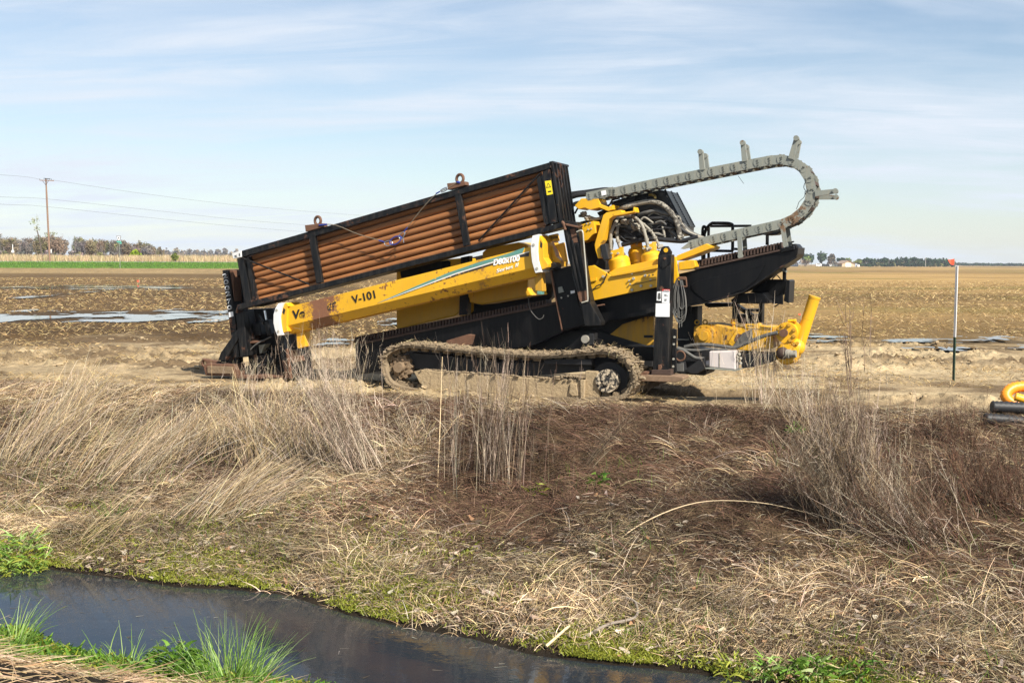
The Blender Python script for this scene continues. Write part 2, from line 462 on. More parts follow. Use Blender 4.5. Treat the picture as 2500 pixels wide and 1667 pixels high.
mt, nt, bs = new_mat('muddy_hub'); co = objco(nt)
nn = noise(nt, 16, 5, .7, co)
nt.links.new(ramp(nt, nn, .46, .54, (.012, .012, .012, 1), (.50, .41, .29, 1)), bs.inputs['Base Color']); bs.inputs['Roughness'].default_value = .8
bump(nt, bs, nn, .5, .02); HUBM = mt

track, TQ, TN, TC, TIC = crawler(0.0, 0.45, True)
crawler(1.75, 2.2, False)

# ---- chassis between the crawlers and the plates seen over the track
ch = MB()
ch.prism([ZG(*p) for p in [(140, 150), (1000, 60), (1900, 20), (2330, 150), (2330, 300), (1900, 330), (400, 330), (60, 300)]], 1.0, 1.6)
chassis = ch.build('chassis_frame', DARK, rig, .01)
P('pivot_plate', ZG, [(1640, 185), (1740, 90), (1800, 60), (1900, 95), (1960, 175), (1850, 182)], .35, .6, BLK, chassis)
P('chassis_plate', ZE, [(540, 920), (700, 790), (1010, 690), (1010, 1000), (700, 1005), (560, 985)], 1.02, 1.1, YELD, chassis)
P('belly_plate', idn, [(1370, 790), (1440, 730), (1604, 700), (1604, 772), (1530, 800), (1480, 830), (1380, 850)], 1.1, 1.3, DARK, chassis)  # dark filler added to close the see-through gap below the drill frame
P('plate_slot', ZE, [(915, 900), (1005, 900), (1005, 926), (915, 926)], 1.005, 1.03, DARK, chassis)
P('front_plate', ZE, [(620, 1010), (1010, 1020), (1010, 1160), (760, 1150)], .62, .7, BLK, chassis)
P('lug_plate', ZB, [(550, 1370), (700, 1325), (735, 1330), (715, 1400), (555, 1420)], .5, .62, RUST, chassis)
k = m(*ZE(325, 940), .30); b = MB(); b.cyl((k.x, .28, k.z), (k.x, .36, k.z), 9.6 * PXM, n=22); b.build('cream_cap', HOSEC, chassis)
P('cap_bracket', ZE, [(285, 900), (360, 895), (362, 882), (410, 882), (412, 1000), (300, 1005)], .32, .5, DARK, chassis)

# ---- the long inclined drill frame with its gear rack
fr = MB()
fr.prism([ZF(1410, 0), ZF(1395, 35), ZF(1300, 110), ZH(1330, 1060), ZH(1100, 1150), ZH(800, 1215), ZH(400, 1290), ZE(1200, 690), ZE(750, 735), (1400, 800), (1300, 845), (870, 915), (866, 832), ZB(0, 1375), ZB(1260, 1122), (1440, 722), (1660, 668), ZH(1900, 440), ZH(2100, 400), ZH(2160, 390)], .75, 1.40)
frame = fr.build('drill_frame', BLK, rig, .012)
P('frame_top_cap', ZH, [(1890, 410), (2090, 362), (2105, 430), (1895, 475)], .71, .76, BLK, frame)
P('frame_nose', ZH, [(2050, 345), (2120, 342), (2160, 385), (2165, 520), (2110, 535)], .9, 1.32, BLK, frame, .02)
P('bottom_flange', ZH, [(2150, 530), (2130, 560), (1880, 715), (1330, 1080), (800, 1235), (400, 1305), (400, 1288), (800, 1212), (1330, 1056), (1880, 690), (2120, 540)], .68, .76, BLK2, frame, .004)
P('belly_plate', ZH, [(545, 960), (640, 900), (1400, 740), (1660, 660), (1540, 880), (1330, 1030), (1060, 1140), (800, 1205), (760, 1200), (560, 1040)], .735, .76, BLK, frame, .004)
P('flange_strip', ZE, [(750, 690), (1030, 612), (1030, 672), (760, 725)], .70, .76, BLK2, frame, .004)
# rust coloured rack rail and its teeth, both sides of the carriage
rk = MB()
rk.prism([ZH(590, 705), ZH(1890, 425), ZH(1890, 452), ZH(590, 738)], .72, 1.40)
rk.prism([(868, 832), ZB(0, 1370), ZB(1255, 1112), (1440, 712), (1440, 722), ZB(1260, 1127), ZB(0, 1386), (868, 840)], .72, 1.40)
rail = rk.build('gear_rack', RUSTD, rig, .004)
te = MB()
A0 = ZH(610, 690); A1 = ZH(1890, 415); B0 = ZH(612, 592); B1 = ZH(1890, 318)
for i in range(27):
    t = i / 26; u = lambda p, q, tt: (p[0] + (q[0] - p[0]) * tt, p[1] + (q[1] - p[1]) * tt)
    w = .0115
    b0 = u(A0, A1, t - w); b1 = u(A0, A1, t + w); t0 = u(B0, B1, t - w * .55); t1 = u(B0, B1, t + w * .55)
    te.prism([b0, b1, t1, t0], .80, 1.02)
te.prism([ZH(600, 700), ZH(1890, 425), ZH(1890, 340), ZH(600, 610)], 1.02, 1.1)
te.build('rack_teeth', RUSTD, rail); te = MB()
A0 = (868, 834); A1 = ZB(1255, 1115)
for i in range(62):
    t = i / 61; p = u(A0, A1, t)
    te.prism([(p[0] - 2.6, p[1] + 2), (p[0] + 2.6, p[1] + 1), (p[0] + 1.4, p[1] - 12), (p[0] - 1.6, p[1] - 11.4)], .80, 1.02)
te.prism([(868, 838), ZB(1255, 1120), ZB(1255, 1082), (868, 824)], 1.02, 1.1)
te.build('rack_teeth', RUSTD, rail)

# ---- fuel tank, hood and post behind the loader beam
P('fuel_tank', ZB, [(195, 880), (215, 830), (590, 790), (655, 785), (640, 1170), (610, 1195), (350, 1255), (210, 1290), (195, 1287)], 1.45, 2.1, YEL, rig, .02)
P('tank_window', ZB, [(215, 845), (560, 800), (578, 810), (578, 880), (230, 925)], 1.435, 1.46, BLK, rig)
P('tank_post', ZB, [(652, 780), (712, 768), (700, 1185), (640, 1190)], 1.28, 1.42, BLK2, rig)
P('engine_cover', ZB, [(805, 745), (840, 712), (1060, 672), (1130, 690), (1130, 1000), (1160, 1050), (800, 1115), (715, 1100), (705, 1025), (800, 1000)], 1.3, 2.0, YEL, rig, .02)
P('cover_ledge', ZB, [(705, 1022), (740, 1018), (742, 1062), (708, 1066)], 1.27, 1.31, YEL, rig)

# ---- rod loader beam with its lettering
P0 = [(678, 757), (700, 750), (950, 687), (1300, 600)]
A_ = m(698, 796, .28); A_t = m(700, 750, .28); B_ = m(1303, 653, .28); B_t = m(1303, 601, .28)
def sect(lo, hi): 
    h = hi.z - lo.z
    return [Vector((lo.x, .28, lo.z)), Vector((hi.x, .28, hi.z)), Vector((hi.x, .62, hi.z)), Vector((lo.x, .62, lo.z - .02)), Vector((lo.x + .03, .50, lo.z - .135)), Vector((lo.x + .02, .37, lo.z - .12))]
lb = MB().loft([sect(A_, A_t), sect(B_, B_t)], False).build('loader_beam', BEAMM, rig, .006)
text('V-101', ZB(-112, 1108), ZB(50, 1068), .276, 21, INK, 'lettering', lb, outline=.012)
text('Ve', ZI(1385, 308), ZI(1608, 262), .276, 23, INK, 'lettering', lb, .15, outline=.03)
text('er', ZA(950, 1022), ZA(1010, 1008), .276, 19, BLKS, 'lettering', lb, .15)
text('D80x100', ZB(885, 838), ZB(1075, 805), .274, 15, INKW, 'lettering', lb, .25, outline=.03)
text('Series II', ZB(908, 890), ZB(1068, 842), .276, 9, INKW, 'lettering', lb, .3)
P('teal_stripe', ZB, [(60, 1104), (330, 985), (560, 890), (760, 820), (980, 755), (1106, 708), (1090, 748), (900, 802), (620, 888), (330, 998), (180, 1058)], .2755, .29, TEAL, lb, 0)
P('white_stripe', ZB, [(60, 1106), (330, 999), (620, 890), (900, 804), (1138, 736), (1138, 742), (900, 812), (620, 898), (330, 1006)], .2755, .29, WHT, lb, 0)
P('black_stripe', ZB, [(150, 1072), (330, 1008), (620, 900), (900, 816), (1138, 744), (1135, 772), (1070, 778), (880, 832), (640, 905), (380, 990), (250, 1040)], .2755, .29, BLKS, lb, 0)
# white wear collars at both ends
def collar(fn, pts_in, pts_out, yel, holes, flange):
    c = MB(); c.prism([fn(*p) for p in pts_out + pts_in[::-1]], .20, .56)
    o = c.build('wear_collar', WHT, lb, .004)
    for hx, hy in holes:
        q = m(*fn(hx, hy), .2); MB().cyl((q.x, .192, q.z), (q.x, .21, q.z), .02, n=12).build('collar_bolt', ZINC, lb)
    f = MB(); f.prism([fn(*p) for p in flange], .235, .60); f.build('collar_flange', yel, lb, .006)
    return o
collar(ZI, [(1195, -10), (1150, 120), (1120, 270), (1130, 400), (1150, 520), (1172, 608)], [(1090, 5), (1035, 100), (1000, 220), (998, 380), (1030, 520), (1075, 628)], YEL, [(1065, 132), (1095, 540)],
       [(1190, 5), (1240, -10), (1300, 60), (1265, 80), (1250, 440), (1275, 540), (1195, 565), (1150, 500), (1128, 330), (1140, 150)])
P('flange_hole', ZI, [(1195, 85), (1228, 130), (1205, 220), (1168, 180)], .232, .25, DARK, lb, 0)
collar(ZK, [(200, 178), (182, 300), (180, 420), (190, 540), (232, 695)], [(110, 200), (88, 300), (90, 420), (105, 560), (150, 710)], YEL, [(128, 324), (175, 646)],
       [(205, 190), (240, 240), (262, 300), (262, 500), (325, 590), (322, 630), (245, 662), (215, 600), (190, 420), (190, 300)])
P('flange_hole', ZK, [(222, 262), (246, 310), (240, 370), (215, 350)], .232, .25, DARK, lb, 0)
P('loader_support', ZI, [(1430, 450), (1590, 440), (1610, 830), (1480, 870), (1450, 840)], .42, .58, YELR, rig)
P('loader_support', ZK, [(130, 690), (235, 690), (250, 960), (150, 950)], .40, .56, YELD, rig)
P('support_pad', ZK, [(172, 955), (235, 960), (232, 1005), (175, 1000)], .38, .5, TEAL, rig)
T('sensor_cable', ZK, [(60, 1040), (65, 1150), (100, 1240), (190, 1335), (250, 1320), (265, 1280)], .6, .006, HOSEG, rig, 6)
P('maker_plate', ZK, [(325, 195), (450, 168), (470, 270), (420, 280), (372, 270)], .60, .66, YEL, rig)
text('Verme', ZK(362, 250), ZK(462, 232), .595, 8, INK, 'lettering', rig, .1)
P('side_plate', ZK, [(410, 330), (530, 290), (575, 550), (535, 555), (470, 415)], .62, .7, YEL, rig)
P('side_block', ZK, [(250, 230), (340, 210), (430, 480), (500, 540), (490, 620), (340, 640), (310, 560)], .58, .9, YELR, rig)

# ---- upright arm beside the rod box
arm = MB().prism([ZK(510, 20), ZK(600, 0), ZK(720, 10), ZK(860, 900), ZK(905, 1100), ZK(1050, 1380), ZK(1045, 1425), ZK(830, 1435), ZK(770, 1200), ZK(720, 950), ZK(600, 500), ZK(530, 100)], .30, .50).build('loader_arm', BLK2, rig, .008)
for a, b, w in (((555, 120), (735, 950), 26), ((640, 260), (790, 950), 22), ((720, 300), (850, 900), 18)):
    P('arm_rib', ZK, [a, (a[0] + w, a[1] - 4), (b[0] + w, b[1]), b], .275, .31, BLK2, arm, .004)
P('arm_scuff', ZK, [(625, 110), (690, 90), (735, 290), (660, 300)], .294, .31, RUST, arm, .002)
P('arm_scuff', ZK, [(722, 960), (858, 950), (868, 1080), (770, 1110), (745, 1060)], .294, .31, RUST, arm, .002)
P('arm_foot', ZK, [(775, 1130), (890, 1105), (1050, 1380), (1045, 1425), (830, 1432)], .26, .31, BLK2, arm, .006)
T('latch_rod', ZK, [(715, 150), (760, 130), (798, 145), (812, 300), (845, 700), (868, 1060), (850, 1095), (785, 1115)], .25, .011, ZINC, arm, 8, 3)
T('hinge_pin', ZK, [(515, 10), (540, 40), (560, 120)], .26, .022, RUST, arm, 10)
P('hinge_bracket', ZK, [(560, 30), (740, 70), (775, 50), (780, 72), (745, 95), (640, 75), (560, 60)], .24, .32, RUST, arm)
P('side_cabinet', ZK, [(350, 680), (620, 610), (850, 1420), (515, 1500)], .52, .75, BLK, rig, .008)
P('cabinet_edge', ZK, [(348, 682), (372, 676), (420, 960), (524, 1498), (508, 1502), (402, 965)], .485, .53, RUST, rig, .003)
P('cabinet_step', ZK, [(440, 1000), (690, 960), (840, 1415), (520, 1480)], .495, .53, BLK, rig, .004)
P('cabinet_tab', ZK, [(460, 905), (510, 892), (540, 968), (468, 985)], .49, .525, GALV, rig, .003)
P('cabinet_tag', ZK, [(630, 955), (685, 945), (690, 978), (636, 992)], .483, .50, STK, rig, 0)
for p in ((508, 1047), (600, 1022)):
    q = m(*ZK(*p), .49); MB().cyl((q.x, .48, q.z), (q.x, .5, q.z), .012, n=10).build('cabinet_bolt', ZINC, rig)
P('arm_block', ZK, [(330, 590), (400, 560), (430, 590), (425, 640), (345, 665)], .36, .6, BLK2, rig)
T('handle_pin', ZK, [(920, 1165), (960, 1165), (1098, 1140)], .62, .012, RUST, rig, 8, 1)

# ---- drill carriage (yellow)
car = MB()
car.prism([ZE(*p) for p in [(335, 210), (410, 196), (580, 300), (592, 308), (1050, 206), (1060, 100), (1235, 110), (1270, 370), (1040, 418), (370, 560)]], .60, .66)
carriage = car.build('drill_carriage', YEL, rig, .006)
P('carriage_flange', ZE, [(585, 290), (1050, 190), (1055, 228), (592, 312)], .56, .61, YEL, carriage)
P('carriage_deck', ZE, [(560, 272), (640, 225), (1060, 130), (1060, 195), (590, 300)], .66, 1.35, YEL, carriage)
P('carriage_seam', ZE, [(780, 396), (900, 370), (1040, 338), (1040, 342), (900, 376), (784, 401)], .594, .61, DARK, carriage, 0)
P('carriage_rib', ZE, [(350, 352), (425, 330), (435, 318), (437, 352), (350, 372)], .575, .605, YEL, carriage, .003)
b = MB()
for p in [(510, 310), (800, 275), (815, 330), (920, 248), (933, 300), (890, 403), (990, 403), (800, 445), (985, 340), (975, 295), (770, 350), (780, 385)]:
    q = m(*ZE(*p), .6); r_ = .019 if p[0] not in (985, 975, 770, 780) else .011
    b.cyl((q.x, .57, q.z), (q.x, .602, q.z), r_, n=8)
b.build('bolt_heads', ZINC, carriage)
b = MB()
for p in [(995, 230), (1008, 292)]:
    q = m(*ZE(*p), .6); b.cyl((q.x, .596, q.z), (q.x, .602, q.z), .011, n=10)
b.build('bolt_holes', DARK, carriage)
T('grease_hose', ZE, [(545, 280), (520, 340), (500, 380), (440, 405), (410, 435), (360, 445)], .57, .008, RUB, carriage, 6)
P('carriage_end_box', ZH, [(345, 618), (540, 585), (590, 590), (615, 690), (565, 720), (360, 742)], .62, .95, YEL, carriage, .01)
P('carriage_bracket', ZC, [(330, 680), (520, 625), (550, 780), (505, 800), (440, 870), (345, 900)], .62, .95, YEL, carriage)
b = MB()
for p in [(433, 660), (478, 650), (452, 735), (492, 725)]:
    q = m(*ZC(*p), .62); b.cyl((q.x, .60, q.z), (q.x, .625, q.z), .011, n=8)
b.build('bracket_bolts', ZINC, carriage)
P('carrier_wedge', ZH, [(315, 560), (325, 520), (770, 340), (790, 352), (860, 382), (845, 412), (560, 520), (330, 600)], .66, 1.2, YEL, carriage)
P('chain_shield', ZC, [(275, 430), (362, 338), (575, 335), (592, 378), (600, 410), (700, 450), (765, 420), (765, 480), (700, 500), (590, 455), (470, 485), (400, 455), (330, 478)], .78, 1.15, YEL, carriage)
# hoop guard
hoop_o = [(530, 930), (545, 870), (640, 550), (680, 518), (865, 484), (882, 515), (1020, 500), (1025, 448), (1038, 448), (1055, 512), (900, 545), (770, 562), (715, 605), (640, 870), (600, 920), (612, 1090), (575, 1105), (540, 1000)]
P('hoop_guard', ZC, hoop_o, .62, .82, YEL, carriage, .006)
P('guard_cushion', ZC, [(597, 930), (670, 912), (715, 1110), (640, 1135)], .58, .72, RUB, carriage, .01)
# hydraulic motors
def motor(name, cx, cz_top, cz_bot, r, c, top):
    q0 = m(*ZE(cx, cz_bot), c); q1 = m(*ZE(cx, cz_top), c); ax = (q1 - q0)
    tilt = Vector((-.2, 0, 1)).normalized(); L = ax.z
    a = Vector((q0.x, c, q0.z)); o = MB()
    o.cyl(a - tilt * .03, a + tilt * .012, r * 1.22, n=28)
    o.cyl(a, a + tilt * L * .52, r, n=28); o.cyl(a + tilt * L * .54, a + tilt * L * .80, r * .985, n=28); o.cyl(a + tilt * L * .5, a + tilt * L * .56, r * .95, n=28)
    o.cyl(a + tilt * L * .8, a + tilt * L, r * .97, r * .8, n=28)
    mo = o.build(name, YEL, rig)
    if top:
        h = MB(); b_ = a + tilt * L
        h.cyl(b_ - tilt * .03, b_ + tilt * .05, r * .62, n=16)
        h.bar(b_ + Vector((-r * .45, -.02, .02)), b_ + Vector((r * .45, -.02, .06)), r * .9, .13)
        for k_ in range(5): h.cyl(b_ + Vector((r * .35 + .012 * k_, -.08, .0)), b_ + Vector((r * .30 + .012 * k_, -.08, .14)), .008, n=6)
        h.build('motor_head', YEL, mo, .004)
        z = MB()
        for dx in (-.07, .03):
            q = b_ + Vector((dx, -.13, .05)); z.cyl(q, q + Vector((0, .04, 0)), .016, n=8)
        z.build('port_bolt', ZINC, mo)
    return mo
motor('hydraulic_motor', 682, 110, 245, .155, .86, True)
motor('hydraulic_motor', 1005, 60, 178, .15, .88, True)
motor('hydraulic_motor', 870, 15, 160, .14, 1.20, True)

# ---- engine housing with grille, seen beyond the hoses
eh = MB().prism([ZC(740, 380), ZC(1040, 290), ZC(1345, 235), ZC(1410, 232), ZC(1650, 690), ZC(1640, 800), ZC(760, 850)], 1.25, 2.0).build('engine_housing', HOODM, rig, .015)
e0 = m(*ZC(1412, 232), 1.25); e1 = m(*ZC(1650, 690), 1.25)
gd = (e1 - e0); g = MB()
nx = Vector((gd.z, 0, -gd.x)).normalized() * -1
off = Vector((abs(nx.x), 0, abs(nx.z))) * .012
for i in range(15):
    t = .05 + i * .066; p = e0 + gd * t + off
    g.bar(Vector((p.x, 1.30, p.z)), Vector((p.x, 1.95, p.z)), .012, .03)
for y in (1.28, 1.62, 1.97):
    g.bar(Vector((e0.x, y, e0.z)) + off, Vector((e1.x, y, e1.z)) + off, .03, .02, Vector((0, 1, 0)))
g.build('radiator_grille', HOODM, eh)
P('air_box', ZC, [(1045, 300), (1220, 270), (1215, 350), (1040, 360)], 1.1, 1.3, BLK, rig)
P('air_box', ZC, [(775, 375), (1020, 360), (1010, 400), (840, 480), (775, 480)], 1.1, 1.3, BLK, rig)
T('brass_fitting', ZC, [(1225, 295), (1265, 292), (1300, 310), (1300, 340)], 1.08, .022, plain('brass', (.35, .24, .08), .35, .3, 30, 0, metal=1), rig, 8, 2)
P('dark_hose_backing', ZC, [(760, 620), (1050, 560), (1480, 560), (1500, 860), (900, 900), (690, 780)], 1.0, 1.25, DARK, rig)  # dark backing added behind the hoses, not a fitting of its own
P('hood_panel', ZC, [(640, 700), (740, 650), (740, 780), (660, 780)], .98, 1.02, BLK2, rig)
P('dark_backing', ZB, [(640, 800), (1130, 690), (1300, 690), (1340, 860), (1300, 1060), (1240, 1110), (650, 1230)], 2.02, 2.2, DARK, rig)  # dark backing slabs added to close see-through gaps around the engine
P('dark_backing', ZC, [(330, 640), (640, 560), (700, 900), (660, 1250), (430, 1180), (340, 900)], 1.0, 1.3, DARK, rig)
P('dark_backing', ZC, [(560, 520), (800, 400), (1000, 420), (900, 600), (640, 640)], 1.22, 1.4, DARK, rig)
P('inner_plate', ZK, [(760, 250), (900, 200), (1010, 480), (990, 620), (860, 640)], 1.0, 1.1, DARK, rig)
# ---- hoses
def hose(pts, c, r, mat=None, bands=True, name='hydraulic_hose'):
    pp = [m(*ZC(p[0], p[1]), p[2] if len(p) > 2 else c) for p in pts]
    o = MB().tube(pp, r, 10, 6).build(name, mat or HOSEC, rig)
    return o
hose([(840, 600, 1.0), (790, 660, .9), (745, 770), (735, 860), (740, 980), (748, 1085)], .80, .024)
hose([(850, 660, 1.0), (815, 760, .88), (825, 870), (858, 970), (880, 1060)], .82, .022)
hose([(890, 575, 1.0), (990, 560, .9), (1070, 600), (1140, 690), (1185, 830), (1220, 985)], .80, .024)
hose([(1050, 590, 1.0), (1180, 690, .9), (1260, 770), (1320, 870), (1362, 955)], .84, .021)
hose([(800, 505, 1.1), (900, 455), (1010, 420), (1130, 392), (1250, 378), (1360, 400), (1450, 460), (1540, 560), (1590, 680), (1625, 830)], .92, .036, HOSEC)
hose([(1090, 545, 1.0), (1200, 515, .95), (1300, 495), (1420, 530), (1540, 570), (1620, 680)], .96, .026, HOSEG)
hose([(1120, 620, 1.0), (1250, 595, .95), (1400, 590), (1500, 625), (1600, 690), (1680, 760), (1830, 830)], .96, .024, RUB)
hose([(1120, 680, 1.0), (1250, 665), (1380, 650), (1460, 660)], .98, .018, HOSEG)
hose([(880, 930), (1080, 880), (1280, 855), (1480, 870), (1640, 880), (1740, 860), (1850, 830)], .93, .034, RUB)
hose([(1590, 560, 1.1), (1640, 680, 1.05), (1720, 770), (1820, 820), (1920, 850)], .98, .032, HOSEC)
hose([(1560, 540, 1.2), (1650, 650, 1.2), (1700, 720), (1790, 790), (1880, 830)], 1.06, .03, HOSEG)
hose([(1390, 680, 1.0), (1410, 740), (1425, 830)], .95, .018)
hose([(1440, 690, 1.1), (1500, 750, 1.0), (1560, 800), (1600, 850)], .98, .028, HOSEG)
hose([(170, 345), (300, 300), (430, 282), (560, 255), (690, 235)], 1.0, .035, RUB)
hose([(150, 290), (300, 268), (450, 250), (620, 225), (700, 222)], 1.1, .03, RUB)
hose([(205, 480), (235, 440), (300, 400), (420, 390)], .98, .03, RUB)
hose([(280, 530), (340, 440), (470, 400), (640, 440), (720, 420), (760, 360), (850, 335)], 1.0, .014, RUB)
hose([(330, 560), (450, 570), (560, 600), (640, 560)], .98, .02, HOSEC)
hose([(420, 600), (520, 605), (610, 590)], .9, .022, HOSEC)
hose([(900, 740), (1000, 790), (1060, 850), (950, 880), (860, 820)], .9, .008, RUB)
for i in range(34):
    x = random.uniform(700, 1500); y = random.uniform(560, 830)
    hose([(x, y), (x + random.uniform(40, 110), y + random.uniform(-40, 30)), (x + random.uniform(120, 230), y + random.uniform(-20, 60))], random.uniform(.92, 1.02), random.uniform(.009, .019), random.choice([RUB, RUB, HOSEG, HOSEC]))
f = MB()
for p, c in [((748, 1100), .80), ((882, 1070), .82), ((1222, 990), .80), ((1366, 962), .84), ((1628, 835), .92), ((900, 640), .9), ((985, 640), .9), ((1050, 715), .9), ((1040, 690), .88), ((940, 650), .9), ((1090, 705), .9), ((390, 540), .9), ((440, 590), .88)]:
    q = m(*ZC(*p), c); f = MB(); f.cyl(q - Vector((.03, .03, .0)), q + Vector((.035, .02, .02)), .028, n=8); f.cyl(q + Vector((0, 0, -.03)), q + Vector((0, 0, .04)), .024, n=8)
    f.build('hose_coupling', HOSEC, rig)
f = MB()
for pts in ([(740, 770), (738, 860), (742, 980)], [(812, 770), (830, 880)], [(1100, 635), (1160, 740), (1195, 860)], [(1240, 745), (1300, 835)]):
    for x, y in pts:
        q = m(*ZC(x, y), .81); f.cyl(q + Vector((.0, 0, -.018)), q + Vector((0, 0, .018)), .033, n=10)
f.build('hose_clamps', HOSEC, rig)

# ---- chain hose carrier looping over the rear
cpath = [ZC(470, 308), ZC(800, 240), ZD(0, 603), ZD(200, 560), ZD(420, 513), ZD(640, 468), ZD(850, 425), ZD(1050, 385), ZD(1250, 346), ZD(1450, 307), ZD(1600, 282), ZD(1690, 285), ZD(1780, 312), ZD(1865, 372), ZD(1920, 455), ZD(1948, 555), ZD(1940, 660), ZD(1895, 755), ZD(1810, 845), ZD(1700, 905), ZD(1590, 935), ZD(1380, 982), ZD(1170, 1028), ZD(960, 1075), ZD(770, 1122)]
K0, K1 = .78, 1.22
cp = [m(*p, K0) for p in cpath]
dens = []
for k in range(len(cp) - 1):
    a, b, c, d = cp[max(k - 1, 0)], cp[k], cp[k + 1], cp[min(k + 2, len(cp) - 1)]
    for i in range(16):
        t = i / 16; dens.append(0.5 * ((2 * b) + (c - a) * t + (2 * a - 5 * b + 4 * c - d) * t * t + (3 * b - a - 3 * c + d) * t ** 3))
dens.append(cp[-1])
dist = [0]
for i in range(1, len(dens)): dist.append(dist[-1] + (dens[i] - dens[i - 1]).length)
def along(s):
    s = max(0, min(dist[-1] - 1e-4, s)); i = max(j for j in range(len(dist)) if dist[j] <= s) if s > 0 else 0
    i = min(i, len(dens) - 2); t = (s - dist[i]) / (dist[i + 1] - dist[i]); return dens[i].lerp(dens[i + 1], t)
NL = 34; pitch = dist[-1] / NL
carrier = None
plates = {K0: MB(), K1: MB()}; disc = MB(); bolts = MB(); bars = MB()
hh = .062
for i in range(NL):
    a = along(i * pitch); b = along((i + 1) * pitch); d = (b - a).normalized(); n = Vector((-d.z, 0, d.x))
    for Kc, mb in plates.items():
        y0 = Kc + (.004 if i % 2 else 0); y1 = y0 + .014
        r = lambda y: [Vector((q.x, y, q.z)) for q in (a - d * .045 + n * hh, b + d * .045 + n * hh, b + d * .045 - n * hh, a - d * .045 - n * hh)]
        mb.loft([r(y0), r(y1)], False)
        if i % 2 == 0:
            for q in (a, b): mb.cyl(Vector((q.x, Kc - .003, q.z)), Vector((q.x, Kc + .01, q.z)), hh * .97, n=20)
        for q in (a, b):
            for k in (-1, 0, 1):
                c_ = q + n * (hh * .5 * k); mb.cyl(Vector((c_.x, Kc - .013, c_.z)), Vector((c_.x, Kc + .01, c_.z)), .0105, n=8)
    if i % 2 == 0 or True:
        mid = a.lerp(b, .5)
        for s_ in (1, -1):
            q = mid + n * (hh - .012) * s_
            bars.bar(Vector((q.x, K0 + .01, q.z)), Vector((q.x, K1, q.z)), .05 if i % 2 else .03, .016, n)
carrier = plates[K0].build('hose_carrier', GALV, rig)
plates[K1].build('far_side_plates', GALV, carrier)
bars.build('cross_bars', RUSTD, carrier)
# end plates with tapered tips
P('end_plate', ZC, [(440, 325), (470, 300), (590, 255), (610, 330), (440, 332)], K0, K0 + .015, GALV, carrier, .002)
P('end_plate', ZD, [(655, 1165), (760, 1080), (800, 1075), (810, 1140), (690, 1170)], K0, K0 + .015, GALV, carrier, .002)
P('paper_tag', ZC, [(612, 245), (672, 232), (682, 290), (622, 305)], K0 - .012, K0 - .004, STK, carrier, 0)
# hoses carried inside
for yy, r_, off in ((.88, .030, -.012), (.96, .026, 0), (1.04, .03, -.01), (1.12, .028, -.006)):
    MB().tube([Vector((q.x, yy, q.z)) + Vector((0, 0, 0)) for q in dens[::6]], r_, 8, 1).build('carried_hose', RUB, carrier)
# roller arms in pairs and two support legs
def roller_arm(near, far, w, rr=.026):
    for (p0, p1), c, in ((near, K0 - .02), (far, K1)):
        a = m(*ZD(*p0), c); b_ = m(*ZD(*p1), c); a.y = c; 
        o = MB(); d = (b_ - a).normalized(); s_ = Vector((-d.z, 0, d.x)) * w
        r = lambda y: [Vector((q.x, y, q.z)) for q in (a + s_, b_ + s_ * .8, b_ - s_ * .8, a - s_)]
        o.loft([r(c), r(c + .012)], False); o.loft([[q + Vector((0, .012, 0)) - s_ * 0 for q in [Vector((a.x, c, a.z)) - s_, Vector((b_.x, c, b_.z)) - s_ * .8, Vector((b_.x, c + .05, b_.z)) - s_ * .8, Vector((a.x, c + .05, a.z)) - s_]], [q + Vector((0, .012, 0)) for q in [Vector((a.x, c, a.z)) - s_ * .8, Vector((b_.x, c, b_.z)) - s_ * .6, Vector((b_.x, c + .05, b_.z)) - s_ * .6, Vector((a.x, c + .05, a.z)) - s_ * .8]]], False)
        o.cyl(Vector((b_.x, c - .03, b_.z)), Vector((b_.x, c + .06, b_.z)), rr * 1.35, n=16)
        o.build('roller_arm', GALV, carrier)
W = .036
roller_arm(((868, 385), (851, 207)), ((912, 378), (898, 246)), W)
roller_arm(((1288, 300), (1270, 118)), ((1322, 292), (1306, 158)), W)
roller_arm(((1745, 275), (1801, 72)), ((1790, 268), (1824, 112)), W)
roller_arm(((1985, 620), (2188, 595)), ((1998, 652), (2195, 655)), W)
for near, far in ((((1665, 945), (1692, 1125)), ((1712, 955), (1738, 1120))), (((1238, 1045), (1247, 1238)), ((1285, 1040), (1296, 1200)))):
    for (p0, p1), c in ((near, K0 - .02), (far, K1)):
        a = m(*ZD(*p0), c); b_ = m(*ZD(*p1), c); o = MB().bar(a, b_, .06, .02, Vector((0, 1, 0)))
        o.cyl(Vector((b_.x, c - .02, b_.z)), Vector((b_.x, c + .04, b_.z)), .034, n=14)
        o.build('support_leg', GALV, carrier)
T('loose_wire', ZD, [(1885, 600), (1880, 650), (1830, 700), (1815, 740), (1800, 775)], K0 - .01, .004, RUB, carrier, 5)
T('loose_wire', ZD, [(1225, 445), (1250, 480), (1280, 522)], 1.0, .003, RUB, carrier, 5)
T('loose_wire', ZD, [(1885, 515), (1875, 560), (1895, 600), (1890, 630)], K0 - .01, .005, RUB, carrier, 5)

